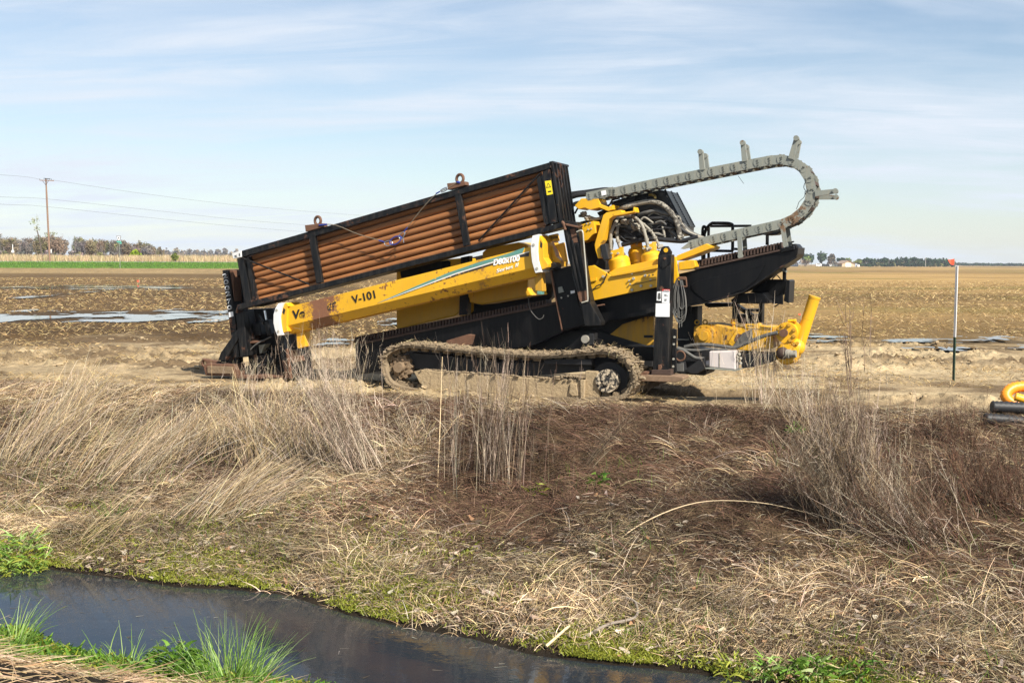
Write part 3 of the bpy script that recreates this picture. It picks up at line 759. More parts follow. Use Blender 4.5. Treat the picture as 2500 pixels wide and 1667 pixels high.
# ---- guard rails of the operator platform and the tray below
gr = MB()
def rl(pts, c, r=.021): gr.tube([m(*ZH(*p), c) for p in pts], r, 8, 3)
rl([(715, 720), (712, 400), (714, 130), (735, 80), (765, 105)], 1.7); rl([(735, 720), (738, 300), (745, 180), (790, 90), (850, 35), (900, 30), (1080, 32), (1140, 45), (1168, 90), (1166, 450)], 1.62, .023)
rl([(805, 600), (803, 250), (806, 95)], 1.85); rl([(830, 76), (1150, 74), (1450, 72)], 1.9, .019); rl([(820, 447), (1175, 452)], 1.7, .02)
rl([(1690, 360), (1692, 200)], 1.9, .024)
rl([(1945, 640), (1943, 900)], 1.4, .02)
gr.build('guard_rail', BLK, rig)
P('seat_back', ZH, [(1590, 180), (1900, 130), (1900, 170), (1830, 205), (1700, 215), (1600, 205)], 1.5, 1.8, RUB, rig, .02)
P('deck_bracket', ZH, [(1190, 400), (1240, 405), (1240, 440), (1190, 440)], 1.45, 1.6, BLK, rig)
P('nose_pin', ZH, [(2050, 308), (2088, 298), (2092, 318), (2055, 328)], 1.1, 1.15, BLK, rig)
tray = MB()
tray.prism([ZF(*p) for p in [(860, 445), (1035, 292), (1290, 296), (1260, 470), (1080, 540), (1000, 455)]], 1.42, 1.46)
tray.prism([ZF(*p) for p in [(640, 535), (720, 465), (1000, 448), (1085, 540), (1085, 575), (640, 560)]], .95, 1.42)
tray.prism([ZF(*p) for p in [(1250, 545), (1290, 300), (1322, 310), (1308, 572)]], .95, 1.42)
tray.prism([ZF(*p) for p in [(1118, 522), (1240, 458), (1243, 586), (1116, 576)]], .92, .95)
tr_ = tray.build('rear_tray', BLK, rig, .006)
T('tray_handle', ZF, [(1115, 292), (1160, 248), (1180, 250), (1215, 292)], 1.44, .008, RUB, tr_, 6, 1)
T('tray_hanger', ZF, [(1268, 120), (1262, 300)], 1.2, .022, BLK, tr_, 8, 1)
P('hanger_clamp', ZF, [(1225, 150), (1240, 145), (1245, 185), (1282, 190), (1280, 215), (1230, 205)], 1.1, 1.2, GALV, tr_)
P('tray_bracket', ZF, [(1130, 610), (1150, 618), (1195, 588), (1180, 582)], 1.0, 1.05, BLK, tr_)
st = MB()
for pts in ([(655, 560), (712, 562), (712, 790), (652, 790)], [(962, 560), (1003, 560), (998, 810), (955, 810)], [(700, 560), (990, 560), (985, 580), (710, 572)], [(790, 640), (985, 638), (985, 672), (800, 668)], [(710, 590), (790, 640), (880, 700), (985, 790), (960, 810), (850, 730), (720, 640)], [(330, 570), (650, 568), (655, 610), (380, 622), (335, 600)], [(720, 700), (955, 700), (955, 830), (720, 800)]):
    st.prism([ZF(*p) for p in pts], 1.55, 1.75)
st.build('step_ladder', BLK, rig, .006)
P('rear_post', ZF, [(70, 620), (255, 605), (250, 900), (230, 1080), (20, 1090), (20, 650)], 1.2, 1.5, DARK, rig)
T('post_tube', ZF, [(245, 610), (240, 800)], 1.15, .014, BLK2, rig, 8, 1)
T('post_tube', ZF, [(172, 612), (172, 700)], 1.15, .01, BLK2, rig, 8, 1)
P('lower_bar', ZF, [(0, 985), (150, 990), (150, 1000), (0, 998)], 1.1, 1.15, ZINC, rig)
# ---- mud pump hung at the rear
pump = MB().prism([ZF(*p) for p in [(205, 842), (320, 812), (470, 812), (620, 850), (700, 858), (790, 852), (800, 818), (1130, 845), (1135, 1095), (880, 1132), (680, 1102), (640, 1070), (215, 1048)]], .95, 1.45).build('mud_pump', YELD, rig, .02)
P('pump_side', ZF, [(600, 1035), (700, 880), (760, 862), (1130, 880), (1135, 1092), (900, 1130), (690, 1105)], .93, .97, YEL, pump, .008)
P('pump_lid', ZF, [(797, 816), (930, 818), (945, 803), (965, 806), (972, 828), (1130, 842), (1130, 880), (797, 862)], .92, 1.2, YEL, pump)
P('lid_slot', ZF, [(830, 828), (900, 832), (900, 838), (830, 836)], .915, .93, DARK, pump, 0)
P('lid_slot', ZF, [(980, 846), (1110, 858), (1110, 866), (980, 854)], .915, .93, DARK, pump, 0)
q = m(*ZF(340, 945), .95); o = MB(); o.cyl((q.x, .90, q.z), (q.x, 1.0, q.z), 125 / 4.7525 * PXM, n=32); o.cyl((q.x, .87, q.z), (q.x, .92, q.z), 82 / 4.7525 * PXM, n=24); o.cyl((q.x, .83, q.z), (q.x, .90, q.z), 58 / 4.7525 * PXM, n=8)
for i in range(10):
    a_ = 2 * math.pi * i / 10; o.cyl((q.x + .135 * math.cos(a_), .89, q.z + .135 * math.sin(a_)), (q.x + .135 * math.cos(a_), .905, q.z + .135 * math.sin(a_)), .012, n=6)
o.build('gear_case', YELD, pump)
for p in ((245, 793), (340, 790)):
    q = m(*ZF(*p), 1.1); MB().ring(q, (0, 1, 0), .030, .010).build('lifting_ring', YELD, pump)
q = m(*ZF(672, 800), 1.15); MB().cyl(q - Vector((0, 0, .08)), q + Vector((0, 0, .03)), .022, n=12).cyl(q - Vector((0, 0, .01)), q + Vector((0, 0, .055)), .045, .04, n=16).build('breather_cap', YELR, pump)
P('belt_guard', ZF, [(665, 1065), (770, 920), (885, 868), (885, 985), (790, 1030), (700, 1075)], .905, .935, HOSEG, pump, .004)
P('faded_mark', ZF, [(675, 1000), (700, 940), (720, 925), (760, 930), (785, 960), (750, 1030), (700, 1030)], .925, .94, RUST, pump, 0)
q = m(*ZF(1290, 912), .9); o = MB(); R = 118 / 4.7525 * PXM
o.cyl((q.x, .84, q.z), (q.x, 1.0, q.z), R, n=30); o.cyl((q.x + .04, .98, q.z), (q.x + .04, 1.08, q.z), R * 1.1, n=30); o.cyl((q.x, 1.0, q.z), (q.x, 1.4, q.z), R * .8, n=20)
fl = o.build('pump_flange', YEL, pump)
o = MB()
for a_ in (118, 72, 22, -22, -62, 152):
    a_ = rad(a_); c_ = Vector((q.x + R * .78 * math.cos(a_), .82, q.z + R * .78 * math.sin(a_))); o.cyl(c_ - Vector((0, .01, 0)), c_ + Vector((0, .03, 0)), .022, n=6); o.cyl(c_ + Vector((0, .012, 0)), c_ + Vector((0, .03, 0)), .028, n=14)
o.build('flange_bolts', YELD, pump)
MB().cyl((q.x - .03, .78, q.z), (q.x - .03, .86, q.z), .055, n=18).build('pump_hub', RUST, pump)
q2 = m(*ZF(1345, 775), .95); MB().cyl(q2 - Vector((.05, 0, 0)), q2 + Vector((.05, 0, .006)), .018, n=10).cyl(q2 + Vector((.035, 0, 0)), q2 + Vector((.06, 0, 0)), .026, n=10).build('flange_fitting', YEL, pump)
a = m(*ZF(1462, 960), 1.05); b_ = m(*ZF(1607, 505), 1.05); R = 66 / 4.7525 * PXM
pp = MB().cyl(a + (a - b_) * .22, b_, R, n=28).build('discharge_pipe', YEL, pump)
dd = (b_ - a).normalized(); MB().cyl(b_ - dd * .01, b_ + dd * .018, R * 1.06, n=28).build('pipe_rim', YELR, pump)
t_ = a.lerp(b_, .45); MB().cyl(t_ - dd * .002, t_ + dd * .002, R * 1.012, n=28).build('pipe_seam', YELR, pump)
q = m(*ZF(1300, 1150), .95); R = 126 / 4.7525 * PXM; o = MB()
o.cyl((q.x, .86, q.z), (q.x, 1.15, q.z), R, n=28); o.cyl((q.x - .0, .82, q.z), (q.x, .88, q.z), R * .86, n=28); o.ball((q.x + .1, 1.0, q.z + .08), R * .8)
lf = o.build('lower_housing', YEL, pump)
o = MB()
for p in ((1315, 1055), (1370, 1040), (1410, 1035), (1235, 1050), (1390, 1240), (1300, 1252)):
    c_ = m(*ZF(*p), .86); o.cyl(c_ - Vector((0, .03, 0)), c_ + Vector((0, .03, 0)), .024, n=8)
o.build('housing_bolts', YELD, pump)
qq = m(*ZF(1238, 1150), .80); o = MB().ball(qq, .085, 14, (1.0, .9, 1)); ob = o.build('suction_elbow', RUSTD, pump)
c0_ = m(*ZF(1285, 1158), .78); o = MB().cyl(c0_, c0_ + Vector((.045, -.01, 0)), .062, n=18); o.cyl(c0_ + Vector((.04, -.01, 0)), c0_ + Vector((.13, -.02, .004)), .05, n=8); o.build('elbow_cap', HOSEC, pump)
tk = MB().prism([ZF(*p) for p in [(385, 1138), (395, 1128), (680, 1122), (688, 1130), (692, 1345), (385, 1312)]], .62, .88).build('washer_tank', PLAS, rig, .02)
q = m(*ZF(358, 1270), .72); MB().cyl(q + Vector((-.04, 0, 0)), q + Vector((.04, 0, 0)), .045, n=18).build('tank_neck', PLAS, tk, .006)
P('tank_shelf', ZF, [(340, 1322), (385, 1318), (690, 1350), (745, 1335), (745, 1343), (690, 1360), (340, 1332)], .58, .92, GALV, rig, .003)
P('tank_scale', ZF, [(500, 1150), (512, 1150), (512, 1310), (500, 1308)], .614, .63, HOSEC, tk, 0)
o = MB()
for p in ((700, 1190), (720, 1165), (735, 1215), (705, 1235), (735, 1270)):
    c_ = m(*ZF(*p), .7); o.cyl(c_, c_ + Vector((.03, -.03, .01)), .02, n=8)
o.build('tank_fittings', HOSEC, rig)
P('pump_base', ZF, [(700, 1150), (940, 1160), (1150, 1170), (1160, 1230), (1100, 1260), (900, 1310), (760, 1330), (740, 1200)], .8, 1.3, DARK, rig)
P('skid_plate', ZF, [(90, 1350), (250, 1240), (330, 1200), (340, 1330), (250, 1385), (180, 1388)], .6, 1.1, DARK, rig)
P('rear_skid', ZF, [(0, 1090), (390, 1130), (390, 1330), (330, 1410), (60, 1390), (0, 1380)], .95, 1.6, DARK, rig)
def fh(pts, c, r, mat): return MB().tube([m(*ZF(*p), c) for p in pts], r, 10, 5).build('suction_hose', mat, rig)
fh([(100, 1080), (230, 1055), (400, 1055), (560, 1075), (680, 1085), (800, 1040), (920, 990), (1040, 945), (1180, 912)], .78, .026, HOSEG)
fh([(20, 1085), (130, 1112), (280, 1118), (400, 1105), (520, 1112), (600, 1115)], .72, .02, HOSEG)
fh([(20, 1100), (90, 1120), (160, 1165), (230, 1205), (330, 1216)], .66, .024, HOSEG)

# ---- stabiliser post
sp = MB().prism([ZE(*p) for p in [(1058, 96), (1192, 88), (1178, 700), (1160, 1252), (1004, 1252)]], .25, .43).build('stabiliser_post', BLK2, rig, .008)
P('post_eye', ZE, [(1058, 98), (1092, 20), (1118, 5), (1160, 5), (1196, 62), (1192, 92)], .285, .325, BLK2, sp, .006)
q = m(*ZE(1137, 45), .28); MB().cyl((q.x, .278, q.z), (q.x, .332, q.z), .030, n=18).build('eye_hole', YEL, sp)
P('post_gusset', ZE, [(1062, 96), (1190, 92), (1187, 175), (1110, 232), (1065, 185)], .235, .26, BLK2, sp, .004)
q = m(*ZE(1128, 128), .235); MB().cyl((q.x, .222, q.z), (q.x, .24, q.z), .017, n=12).build('post_bolt', RUST, sp)
P('warning_label', ZE, [(1048, 462), (1092, 458), (1088, 556), (1044, 552)], .245, .26, STK, sp, 0)
P('label_picture', ZE, [(1060, 478), (1082, 474), (1086, 530), (1066, 545), (1054, 525)], .2425, .247, HOSEG, sp, 0)
P('warning_label', ZE, [(1100, 438), (1176, 440), (1172, 578), (1097, 576)], .245, .26, STK, sp, 0)
P('label_header', ZE, [(1100, 437), (1176, 439), (1175, 458), (1100, 456)], .2425, .247, STKR, sp, 0)
text('DANGER', ZE(1116, 456), ZE(1172, 457), .2405, 3.0, STK, 'lettering', sp)
o = MB()
for yy in (488, 496, 504, 536, 544, 552):
    o.prism([ZE(1122, yy), ZE(1160 - (yy % 7) * 3, yy), ZE(1160 - (yy % 7) * 3, yy + 3.2), ZE(1122, yy + 3.2)], .2425, .247)
o.build('label_print', HOSEG, sp)
P('white_panel', ZE, [(1036, 580), (1176, 578), (1174, 716), (1032, 714)], .244, .26, STK, sp, 0)
P('post_clamp', ZE, [(992, 1250), (1190, 1248), (1188, 1302), (990, 1298)], .22, .46, RUSTD, sp)
P('base_nut', ZE, [(1058, 1200), (1090, 1198), (1098, 1225), (1085, 1250), (1058, 1250)], .235, .26, RUST, sp)
P('side_bracket', ZE, [(1196, 840), (1212, 832), (1245, 845), (1240, 1000), (1242, 1280), (1195, 1285)], .36, .40, BLK2, sp)
o = MB()
for p in ((1223, 920), (1217, 992), (1213, 1140), (1210, 1215)):
    c_ = m(*ZE(*p), .35); o.cyl(c_, c_ + Vector((0, .03, 0)), .016, n=10)
o.build('bracket_bolts', ZINC, sp)
o = MB().prism([ZE(*p) for p in [(855, 1310), (880, 1302), (1230, 1310), (1310, 1322), (1312, 1352), (1235, 1375), (858, 1362)]], .15, .50)
o.build('ground_beam', RUSTM, sp, .01)
P('beam_pad', ZE, [(885, 1282), (905, 1268), (950, 1272), (948, 1302), (888, 1302)], .18, .45, RUST, sp)
P('hose_drum', ZL, [(650, 860), (750, 860), (770, 1000), (690, 1030), (620, 1020)], .45, .6, DARK, rig)
o = MB()
for i in range(7):
    o.tube([m(*ZL(640 + i * 17, 870), .44), m(*ZL(632 + i * 19, 1010), .44)], .011, 6, 1)
o.build('drum_hoses', HOSEG, rig)
q = m(*ZL(697, 752), .42); MB().ring(q, (0.1, 1, 0), .066, .012, n=24).build('drum_ring', RUST, rig)

# ---- anchor frame at the low end
an = MB().prism([ZA(*p) for p in [(250, 757), (287, 752), (332, 1060), (365, 1330), (330, 1338), (292, 1070)]], .55, .95).build('anchor_post', BLK2, rig, .006)
P('post_face', ZA, [(288, 753), (322, 757), (330, 940), (330, 1060)], .60, .92, RUST, an, .004)
digits = "200270"
dl = [(430, 455), (458, 590), (480, 725), (500, 850), (530, 1020), (535, 1165)]
for ch_, (x, y) in zip(digits, dl):
    text(ch_, ZJ(x - 14, y + 12), ZJ(x + 78, y - 14), .546, 12.5, INKW, 'lettering', an, .0, outline=.012)
    text(ch_, ZJ(x - 4, y + 3), ZJ(x + 68, y - 14), .543, 10.0, INK, 'lettering', an, .0, outline=-.02)
P('post_tag', ZJ, [(535, 1222), (632, 1203), (645, 1310), (545, 1335)], .543, .56, STK, an, 0)
P('crossbar', ZA, [(318, 752), (356, 752), (356, 800), (322, 800)], .7, .9, BLK, rig)
P('inner_post', ZA, [(345, 790), (372, 790), (392, 960), (350, 990)], .8, .95, BLK, rig)
P('column', ZA, [(340, 1050), (390, 1030), (418, 1320), (370, 1330)], .50, .75, BLK2, rig)
P('column', ZA, [(390, 1020), (415, 1015), (455, 1210), (425, 1230)], .62, .8, BLK2, rig)
P('guide_tube', ZI, [(580, 380), (720, 360), (765, 620), (620, 655)], .65, .95, BLK, rig, .03)
P('cylinder_barrel', ZI, [(800, 330), (880, 310), (960, 600), (880, 640)], .52, .66, BLK, rig, .02)
a = m(*ZI(830, 140), .58); b_ = m(*ZI(858, 320), .58); MB().cyl(a, b_, .018, n=14).build('cylinder_rod', CHROME, rig)
P('brace', ZA, [(350, 1145), (368, 1190), (270, 1350), (222, 1352), (240, 1300)], .52, .60, BLK2, rig)
P('gusset', ZI, [(690, 200), (740, 270), (800, 360), (790, 420), (720, 300)], .5, .56, BLK2, rig)
P('front_leg', ZI, [(1060, 640), (1180, 610), (1300, 1180), (1310, 1440), (1230, 1440), (1130, 960)], .42, .60, BLK2, rig)
P('leg_edge', ZI, [(1230, 880), (1262, 870), (1345, 1440), (1310, 1445)], .40, .44, RUST, rig, .003)
P('back_wall', ZI, [(480, 120), (980, 100), (1150, 560), (1300, 1300), (560, 1400), (500, 900)], 1.0, 1.5, DARK, rig)
P('back_wall', ZI, [(1170, 560), (1430, 480), (1500, 900), (1540, 1400), (1250, 1440)], .95, 1.3, DARK, rig)
P('grip_jaw', ZI, [(520, 750), (600, 715), (710, 730), (700, 760), (560, 770), (540, 800)], .6, .8, RUST, rig)
P('valve', ZI, [(710, 800), (850, 780), (800, 870), (770, 960), (735, 960)], .7, .85, GALV, rig)
P('vise_body', ZI, [(560, 780), (700, 780), (680, 1000), (960, 1000), (1010, 1130), (650, 1140), (560, 1000)], .72, 1.0, DARK, rig)
P('vise_edge', ZI, [(620, 990), (655, 975), (660, 1110), (632, 1130)], .69, .73, RUST, rig)
T('anchor_hose', ZI, [(560, 890), (640, 810), (740, 745), (860, 690), (960, 640)], .6, .012, HOSEG, rig, 8)
T('anchor_hose', ZI, [(690, 1210), (770, 1200), (840, 1165)], .58, .016, HOSEG, rig, 8)
T('anchor_hose', ZI, [(700, 980), (800, 900), (940, 860), (1080, 900)], .8, .014, RUB, rig, 8)
P('base_plate', ZI, [(240, 1390), (560, 1385), (640, 1370), (1180, 1390), (1180, 1430), (560, 1450), (250, 1440)], .45, 1.3, RUST, rig, .01)
P('side_bracket', ZI, [(1330, 900), (1420, 900), (1500, 1000), (1550, 1100), (1340, 1150), (1320, 1000)], .5, .6, RUST, rig)
T('latch_pin', ZJ, [(720, 1235), (740, 1140), (770, 1095), (830, 1085)], .40, .02, RUST, rig, 10)
ft = MB().prism([ZA(*p) for p in [(125, 1400), (145, 1372), (330, 1378), (330, 1455), (140, 1450)]], .50, .80)
q = m(*ZA(122, 1372), .6); ft.ring((q.x, .66, q.z), (0, 1, 0), .052, .022, n=18)
ft.prism([ZA(*p) for p in [(110, 1338), (225, 1358), (235, 1385), (125, 1410), (150, 1372)]], .62, .70)
ft.build('anchor_foot', RUST, rig, .01)
P('foot_panel', ZA, [(150, 1388), (318, 1392), (320, 1440), (152, 1436)], .48, .51, MUDD, rig, .006)
P('foot_upright', ZA, [(240, 1300), (345, 1180), (360, 1370), (240, 1362)], .72, .85, BLK2, rig)
settle(rig, MW)

# ---------------------------------------------------- rod box, a lift-off rack of drill rods
cf, cb = .30, .95
box_ = thing('rod_box', 'long black steel rack full of rusty drill rods with two lifting eyes on top', 'rod rack')
def BP(name, pts, c0, c1, mat, bevel=.006, parent=box_): return MB().prism(pts, c0, c1).build(name, mat, parent, bevel)
trl = BP('top_rail', [(584, 614), (1342, 396.5), (1345, 411), (588, 629)], cf, cf + .09, BLK2)
BP('top_rail', [(584, 614), (1342, 396.5), (1345, 411), (588, 629)], cb - .09, cb, BLK2)
tagm = BP('white_end_tag', [(566, 618.5), (589, 612), (590, 627.5), (569, 631.5)], cf - .01, cf + .12, WHT, .004)
text('x 1', (573, 628), (586, 624.5), cf - .014, 7, INK, 'lettering', tagm)
BP('bottom_rail', [(578, 744), (1389, 538.5), (1389, 552), (580, 757)], cf, cf + .09, BLK2)
BP('bottom_rail', [(578, 744), (1389, 538.5), (1389, 552), (580, 757)], cb - .09, cb, BLK2)
BP('floor_plate', [(600, 746), (1360, 552), (1360, 556), (600, 751)], cf + .09, cb - .09, BLK2)
def pz(name, pts, d0, d1, mat=BLK2): return BP(name, pts, cf + d0, cf + d1, mat)
pz('end_post', [(578, 632), (594, 629), (613, 738), (598, 741)], .0, .12)
pz('end_post', [(599, 628), (607, 626), (626, 733), (616, 737)], .03, .14)
pz('mid_post', [(750, 562), (765, 558), (787, 689), (772, 693)], .002, .06)
pz('mid_post', [(1108, 468), (1123, 464), (1146, 598), (1131, 602)], .002, .06)
pz('end_post', [(1324, 420), (1342, 412), (1361, 543), (1344, 548)], .002, .14)
pz('end_post', [(1309, 434), (1321, 428), (1340, 547), (1329, 552)], .03, .12)
for n_, pts in (('back_post', [(594, 629), (607, 626), (626, 733), (613, 738)]), ('back_post', [(1324, 420), (1342, 412), (1361, 543), (1344, 548)])):
    BP(n_, pts, cb - .08, cb, BLK2)
ep = BP('end_panel', [(1343, 395), (1349, 394), (1371, 545), (1365, 547)], cf + .01, cb, BLK2)
BP('panel_cap', [(1340, 395), (1350, 393), (1352, 398), (1342, 402)], cf + .02, cb + .03, BLK2)
for i in range(5):
    y = cf + .08 + i * .12
    a = m(1350, 398, y); b_ = m(1371, 545, y); a.y = b_.y = y; a.x = m(1350, 398, cf).x + .004; a.z = m(1350, 398, cf).z; b_.x = m(1371, 545, cf).x + .004; b_.z = m(1371, 545, cf).z
    MB().bar(a, b_, .03, .02, Vector((0, 1, 0))).build('panel_rib', BLK2, ep)
BP('end_panel', [(590, 630), (596, 629), (618, 738), (612, 739)], cf + .13, cb, BLK2)
BP('dark_gap_backing', [(598, 613), (1340, 398), (1360, 545), (615, 738)], cb - .10, cb - .085, BLK2)  # black sheet added so the gaps between the rods stay dark
sk = BP('warning_sticker', [(1330, 442.5), (1345, 440.5), (1349.5, 474), (1335, 477)], cf - .003, cf + .01, STKY, 0)
BP('sticker_mark', [(1338, 446), (1345, 457), (1333.5, 459)], cf - .006, cf, INK, 0, sk)
BP('sticker_mark', [(1338.3, 449), (1342.5, 456), (1335.2, 457.5)], cf - .008, cf - .004, STKY, 0, sk)
BP('sticker_mark', [(1337.5, 467), (1345.5, 465.5), (1346, 468.5), (1338, 470)], cf - .006, cf, INK, 0, sk)
def rodbar(p0, p1, c): return MB().tube([m(*p0, c), m(*p1, c)], .013, 8, 1).build('brace_rod', BLK2, box_)
rodbar((592, 630), (755, 694), cf - .012); rodbar((1318, 424), (1168, 588), cf + .03)
def eye(cx, cy, name='lifting_eye'):
    q = m(cx, cy, cf + .04); o = MB().ring(q + Vector((0, 0, .018)), (.25, 1, 0), .062, .022, n=22, k=8)
    e = o.build(name, RUST, box_)
    MB().prism([(cx - 32, cy + 8), (cx + 12, cy + 3), (cx + 14, cy + 12), (cx - 4, cy + 17), (cx - 30, cy + 24)], cf - .03, cf + .10).build('eye_bracket', RUST, e, .006)
eye(776, 542); eye(1123, 440)
settle(box_, MW)
# the rods themselves, one row above the other
mt, nt, bs = new_mat('rod_rust'); co = objco(nt)
mp = nd(nt, 'ShaderNodeMapping'); mp.inputs['Scale'].default_value = (1, 6, 6); mp.inputs['Rotation'].default_value = (0, rad(-15), 0); nt.links.new(co, mp.inputs['Vector'])
n1 = noise(nt, 2.5, 6, .65, mp.outputs['Vector']); n2 = noise(nt, 40, 4, .7, co)
c = mix(nt, ramp(nt, n1, .32, .7), (.25, .095, .029), (.43, .18, .058))
c = mix(nt, mul(nt, n2, .6), c, (.15, .058, .024))
c = mix(nt, nt.nodes.new('ShaderNodeObjectInfo').outputs['Random'], c, mix(nt, .5, c, (.17, .075, .032)))
nt.links.new(c, bs.inputs['Base Color']); bs.inputs['Roughness'].default_value = .62; bs.inputs['Specular IOR Level'].default_value = .35
bump(nt, bs, n2, .25, .006); RODM = mt
order = ['uppermost', 'second from top', 'third from top', 'fourth from top', 'fourth from bottom', 'third from bottom', 'second from bottom', 'lowest']
L0, L1 = Vector((598, 627)), Vector((617, 743)); R0, R1 = Vector((1322, 413)), Vector((1345, 555))
for i in range(8):
    t = (i + .50) / 8.0
    a = L0.lerp(L1, t); b_ = R0.lerp(R1, t)
    cc = cf + .135 + (.012 if i % 2 else 0) + (.03 if i == 0 else 0)
    A = m(a.x, a.y, cc); B = m(b_.x, b_.y, cc)
    o = MB().cyl(A, B, .0462, n=22)
    jd = (B - A).normalized()
    o.cyl(A, A + jd * .28, .0475, n=22); o.cyl(B - jd * .22, B, .0475, n=22)
    r_ = o.build('drill_rod', RODM)
    tag(r_, 'rusty brown steel drill rod, %s in the black rack' % order[i], 'drill rod', 'drill rods lying in the rack')
    settle(r_, MW)
# steel wire sling hanging across the rods between the two eyes
sl = thing('wire_sling', 'thin steel wire sling with blue snap hooks hanging across the drill rods', 'wire sling')
cs = cf - .03
T('wire', ZA, [(905, 455, cs), (1000, 460, cs), (1150, 520, cs), (1310, 565, cs)], cs, .0065, plain('wire_rope', (.16, .13, .09), .5, .4, 80, .2), sl, 6, 3)
T('wire', ZB, [(268, 575), (330, 495), (400, 410), (480, 330), (560, 290), (625, 250)], cs, .0065, plain('wire_rope', (.16, .13, .09), .5, .4, 80, .2), sl, 6, 3)
def sn(fn, p0, p1, r, mat, nm): return MB().tube([m(*fn(*p0), cs - .005), m(*fn(*p1), cs - .005)], r, 8, 1).build(nm, mat, sl)
sn(ZA, (1285, 560), (1318, 570), .010, BLUE, 'blue_sleeve'); sn(ZB, (252, 596), (274, 569), .010, BLUE, 'blue_sleeve'); sn(ZB, (478, 328), (510, 311), .010, BLUE, 'blue_sleeve')
sn(ZA, (890, 460), (940, 455), .013, BLUE, 'blue_sleeve'); sn(ZB, (625, 246), (648, 250), .014, BLUE, 'blue_sleeve')
def hook(pts, mat, r=.008): return MB().tube([m(*ZB(*p), cs - .01) for p in pts], r, 8, 4, closed=True).build('snap_hook', mat, sl)
hook([(115, 672), (150, 660), (170, 680), (140, 698), (118, 690)], CHROME)
hook([(150, 665), (185, 635), (225, 632), (228, 655), (195, 685), (160, 688)], BLUE, .009)
hook([(215, 625), (245, 600), (258, 610), (240, 645), (222, 648)], CHROME)
hook([(510, 305), (550, 285), (558, 298), (520, 318)], CHROME)
sn(ZB, (244, 640), (250, 676), .006, CHROME, 'hook_pin')
settle(sl, MW)
# coiled cable hung on a copper coloured hook by the stabiliser
cc_ = thing('coiled_cable', 'coil of grey cable hanging from a copper coloured hook beside the black post', 'coiled cable')
c = .40
MB().tube([m(*ZE(*p), c) for p in [(1252, 325), (1250, 375), (1256, 398), (1335, 412), (1346, 400), (1338, 320)]], .011, 8, 3).build('hanger_loop', RUST, cc_)
P('hanger_bar', ZE, [(1256, 312), (1330, 312), (1345, 325), (1330, 345), (1262, 340)], c - .02, c + .02, RUST, cc_)
co_ = MB()
for dx, w_, bt in ((0, 40, 760), (8, 62, 775), (18, 46, 700), (4, 72, 755), (24, 30, 640), (12, 55, 730)):
    co_.tube([m(*ZE(*p), c + random.uniform(-.02, .02)) for p in [(1270 + dx - w_ * .4, 345), (1262 + dx - w_, 470), (1262 + dx - w_ * 1.0, 620), (1262 + dx - w_ * .4, bt - 25), (1275 + dx, bt), (1290 + dx + w_ * .5, bt - 40), (1285 + dx + w_ * .75, 620), (1275 + dx + w_ * .7, 480), (1275 + dx + w_ * .1, 345)]], .0075, 6, 4)
co_.build('cable_loops', HOSEG, cc_)
co_ = MB()
for x0, y1 in ((1262, 740), (1296, 815), (1272, 825), (1255, 742)):
    co_.tube([m(*ZE(x0 - 4, 345), c + .01), m(*ZE(x0 + 3, 520), c), m(*ZE(x0, y1), c)], .0065, 6, 3)
co_.build('hanging_strap', HOSEG, cc_)
settle(cc_, MW)
# ------------------------------------------------------------------ terrain
WZ = -1.05                                   # water level of the ditch
far_px = [(-900, 1330), (-400, 1352), (0, 1383), (130, 1390), (300, 1413), (430, 1432), (560, 1438), (700, 1452), (850, 1500), (1000, 1533), (1150, 1558), (1300, 1598), (1450, 1618), (1600, 1632), (1750, 1650), (1850, 1668), (2300, 1740), (2900, 1850)]
near_px = [(-900, 1510), (-300, 1540), (0, 1556), (60, 1562), (130, 1602), (250, 1630), (350, 1648), (500, 1668), (800, 1705), (1300, 1790), (2000, 1900), (2900, 2050)]
fe = [PZ(x, y, WZ) for x, y in far_px]; ne = [PZ(x, y, WZ) for x, y in near_px]
FX = np.array([p.x for p in fe]); FY = np.array([p.y for p in fe]); NX = np.array([p.x for p in ne]); NY = np.array([p.y for p in ne])
def y_far(x): return np.interp(x, FX, FY)
def y_near(x): return np.interp(x, NX, NY)
CRX = np.array([-30, -9, -4, 0, 3, 6.5, 12, 40.]); CRY = np.array([21.5, 17.6, 16.4, 15.0, 14.6, 14.2, 13.0, 9.0])
def y_crest(x): return np.interp(x, CRX, CRY)
pud = []                                     # field puddles: x, y, half length, half width, density
def padd(px0, px1, py, hpy, dens):
    z = 0.0; a = PZ(px0, py, z); b = PZ(px1, py, z); c = PZ((px0 + px1) / 2, py - hpy, z); d = PZ((px0 + px1) / 2, py + hpy, z)
    pud.append(((a.x + b.x) / 2, (a.y + b.y) / 2, abs(b.x - a.x) / 2, abs(c.y - d.y) / 2, dens))
padd(-60, 380, 772, 16, .62); padd(120, 560, 777, 11, .52); padd(260, 600, 764, 7, .42)
padd(-20, 220, 703, 5, .5); padd(100, 470, 702, 5, .5); padd(40, 120, 727, 4, .5); padd(160, 200, 717, 5, .45)
padd(1930, 2130, 824, 5, .44); padd(1960, 2130, 837, 3, .42); padd(2120, 2420, 836, 5, .46); padd(2220, 2380, 858, 4, .5); padd(2380, 2500, 833, 6, .45); padd(2440, 2540, 852, 4, .44)
padd(930, 1010, 790, 8, .5); padd(780, 860, 842, 7, .5)
def pmask(x, y):
    t = np.zeros_like(x)
    for (cx, cy, hx, hy, de) in pud:
        d = 1 - ((x - cx) / hx) ** 2 - ((y - cy) / hy) ** 2
        t = np.maximum(t, sstep(-.3, .5, d) * de * 1.6)
    return t
def rough_at(x, y): return sstep(.36, .60, fbm(x * .35, y * .5, 21, 3)) * (1 - .9 * np.exp(-((y - 19.4 - .05 * x) / 1.25) ** 2))
def emb(x): return 1 - sstep(-42, -8, x)      # the road bank fades out behind the rig
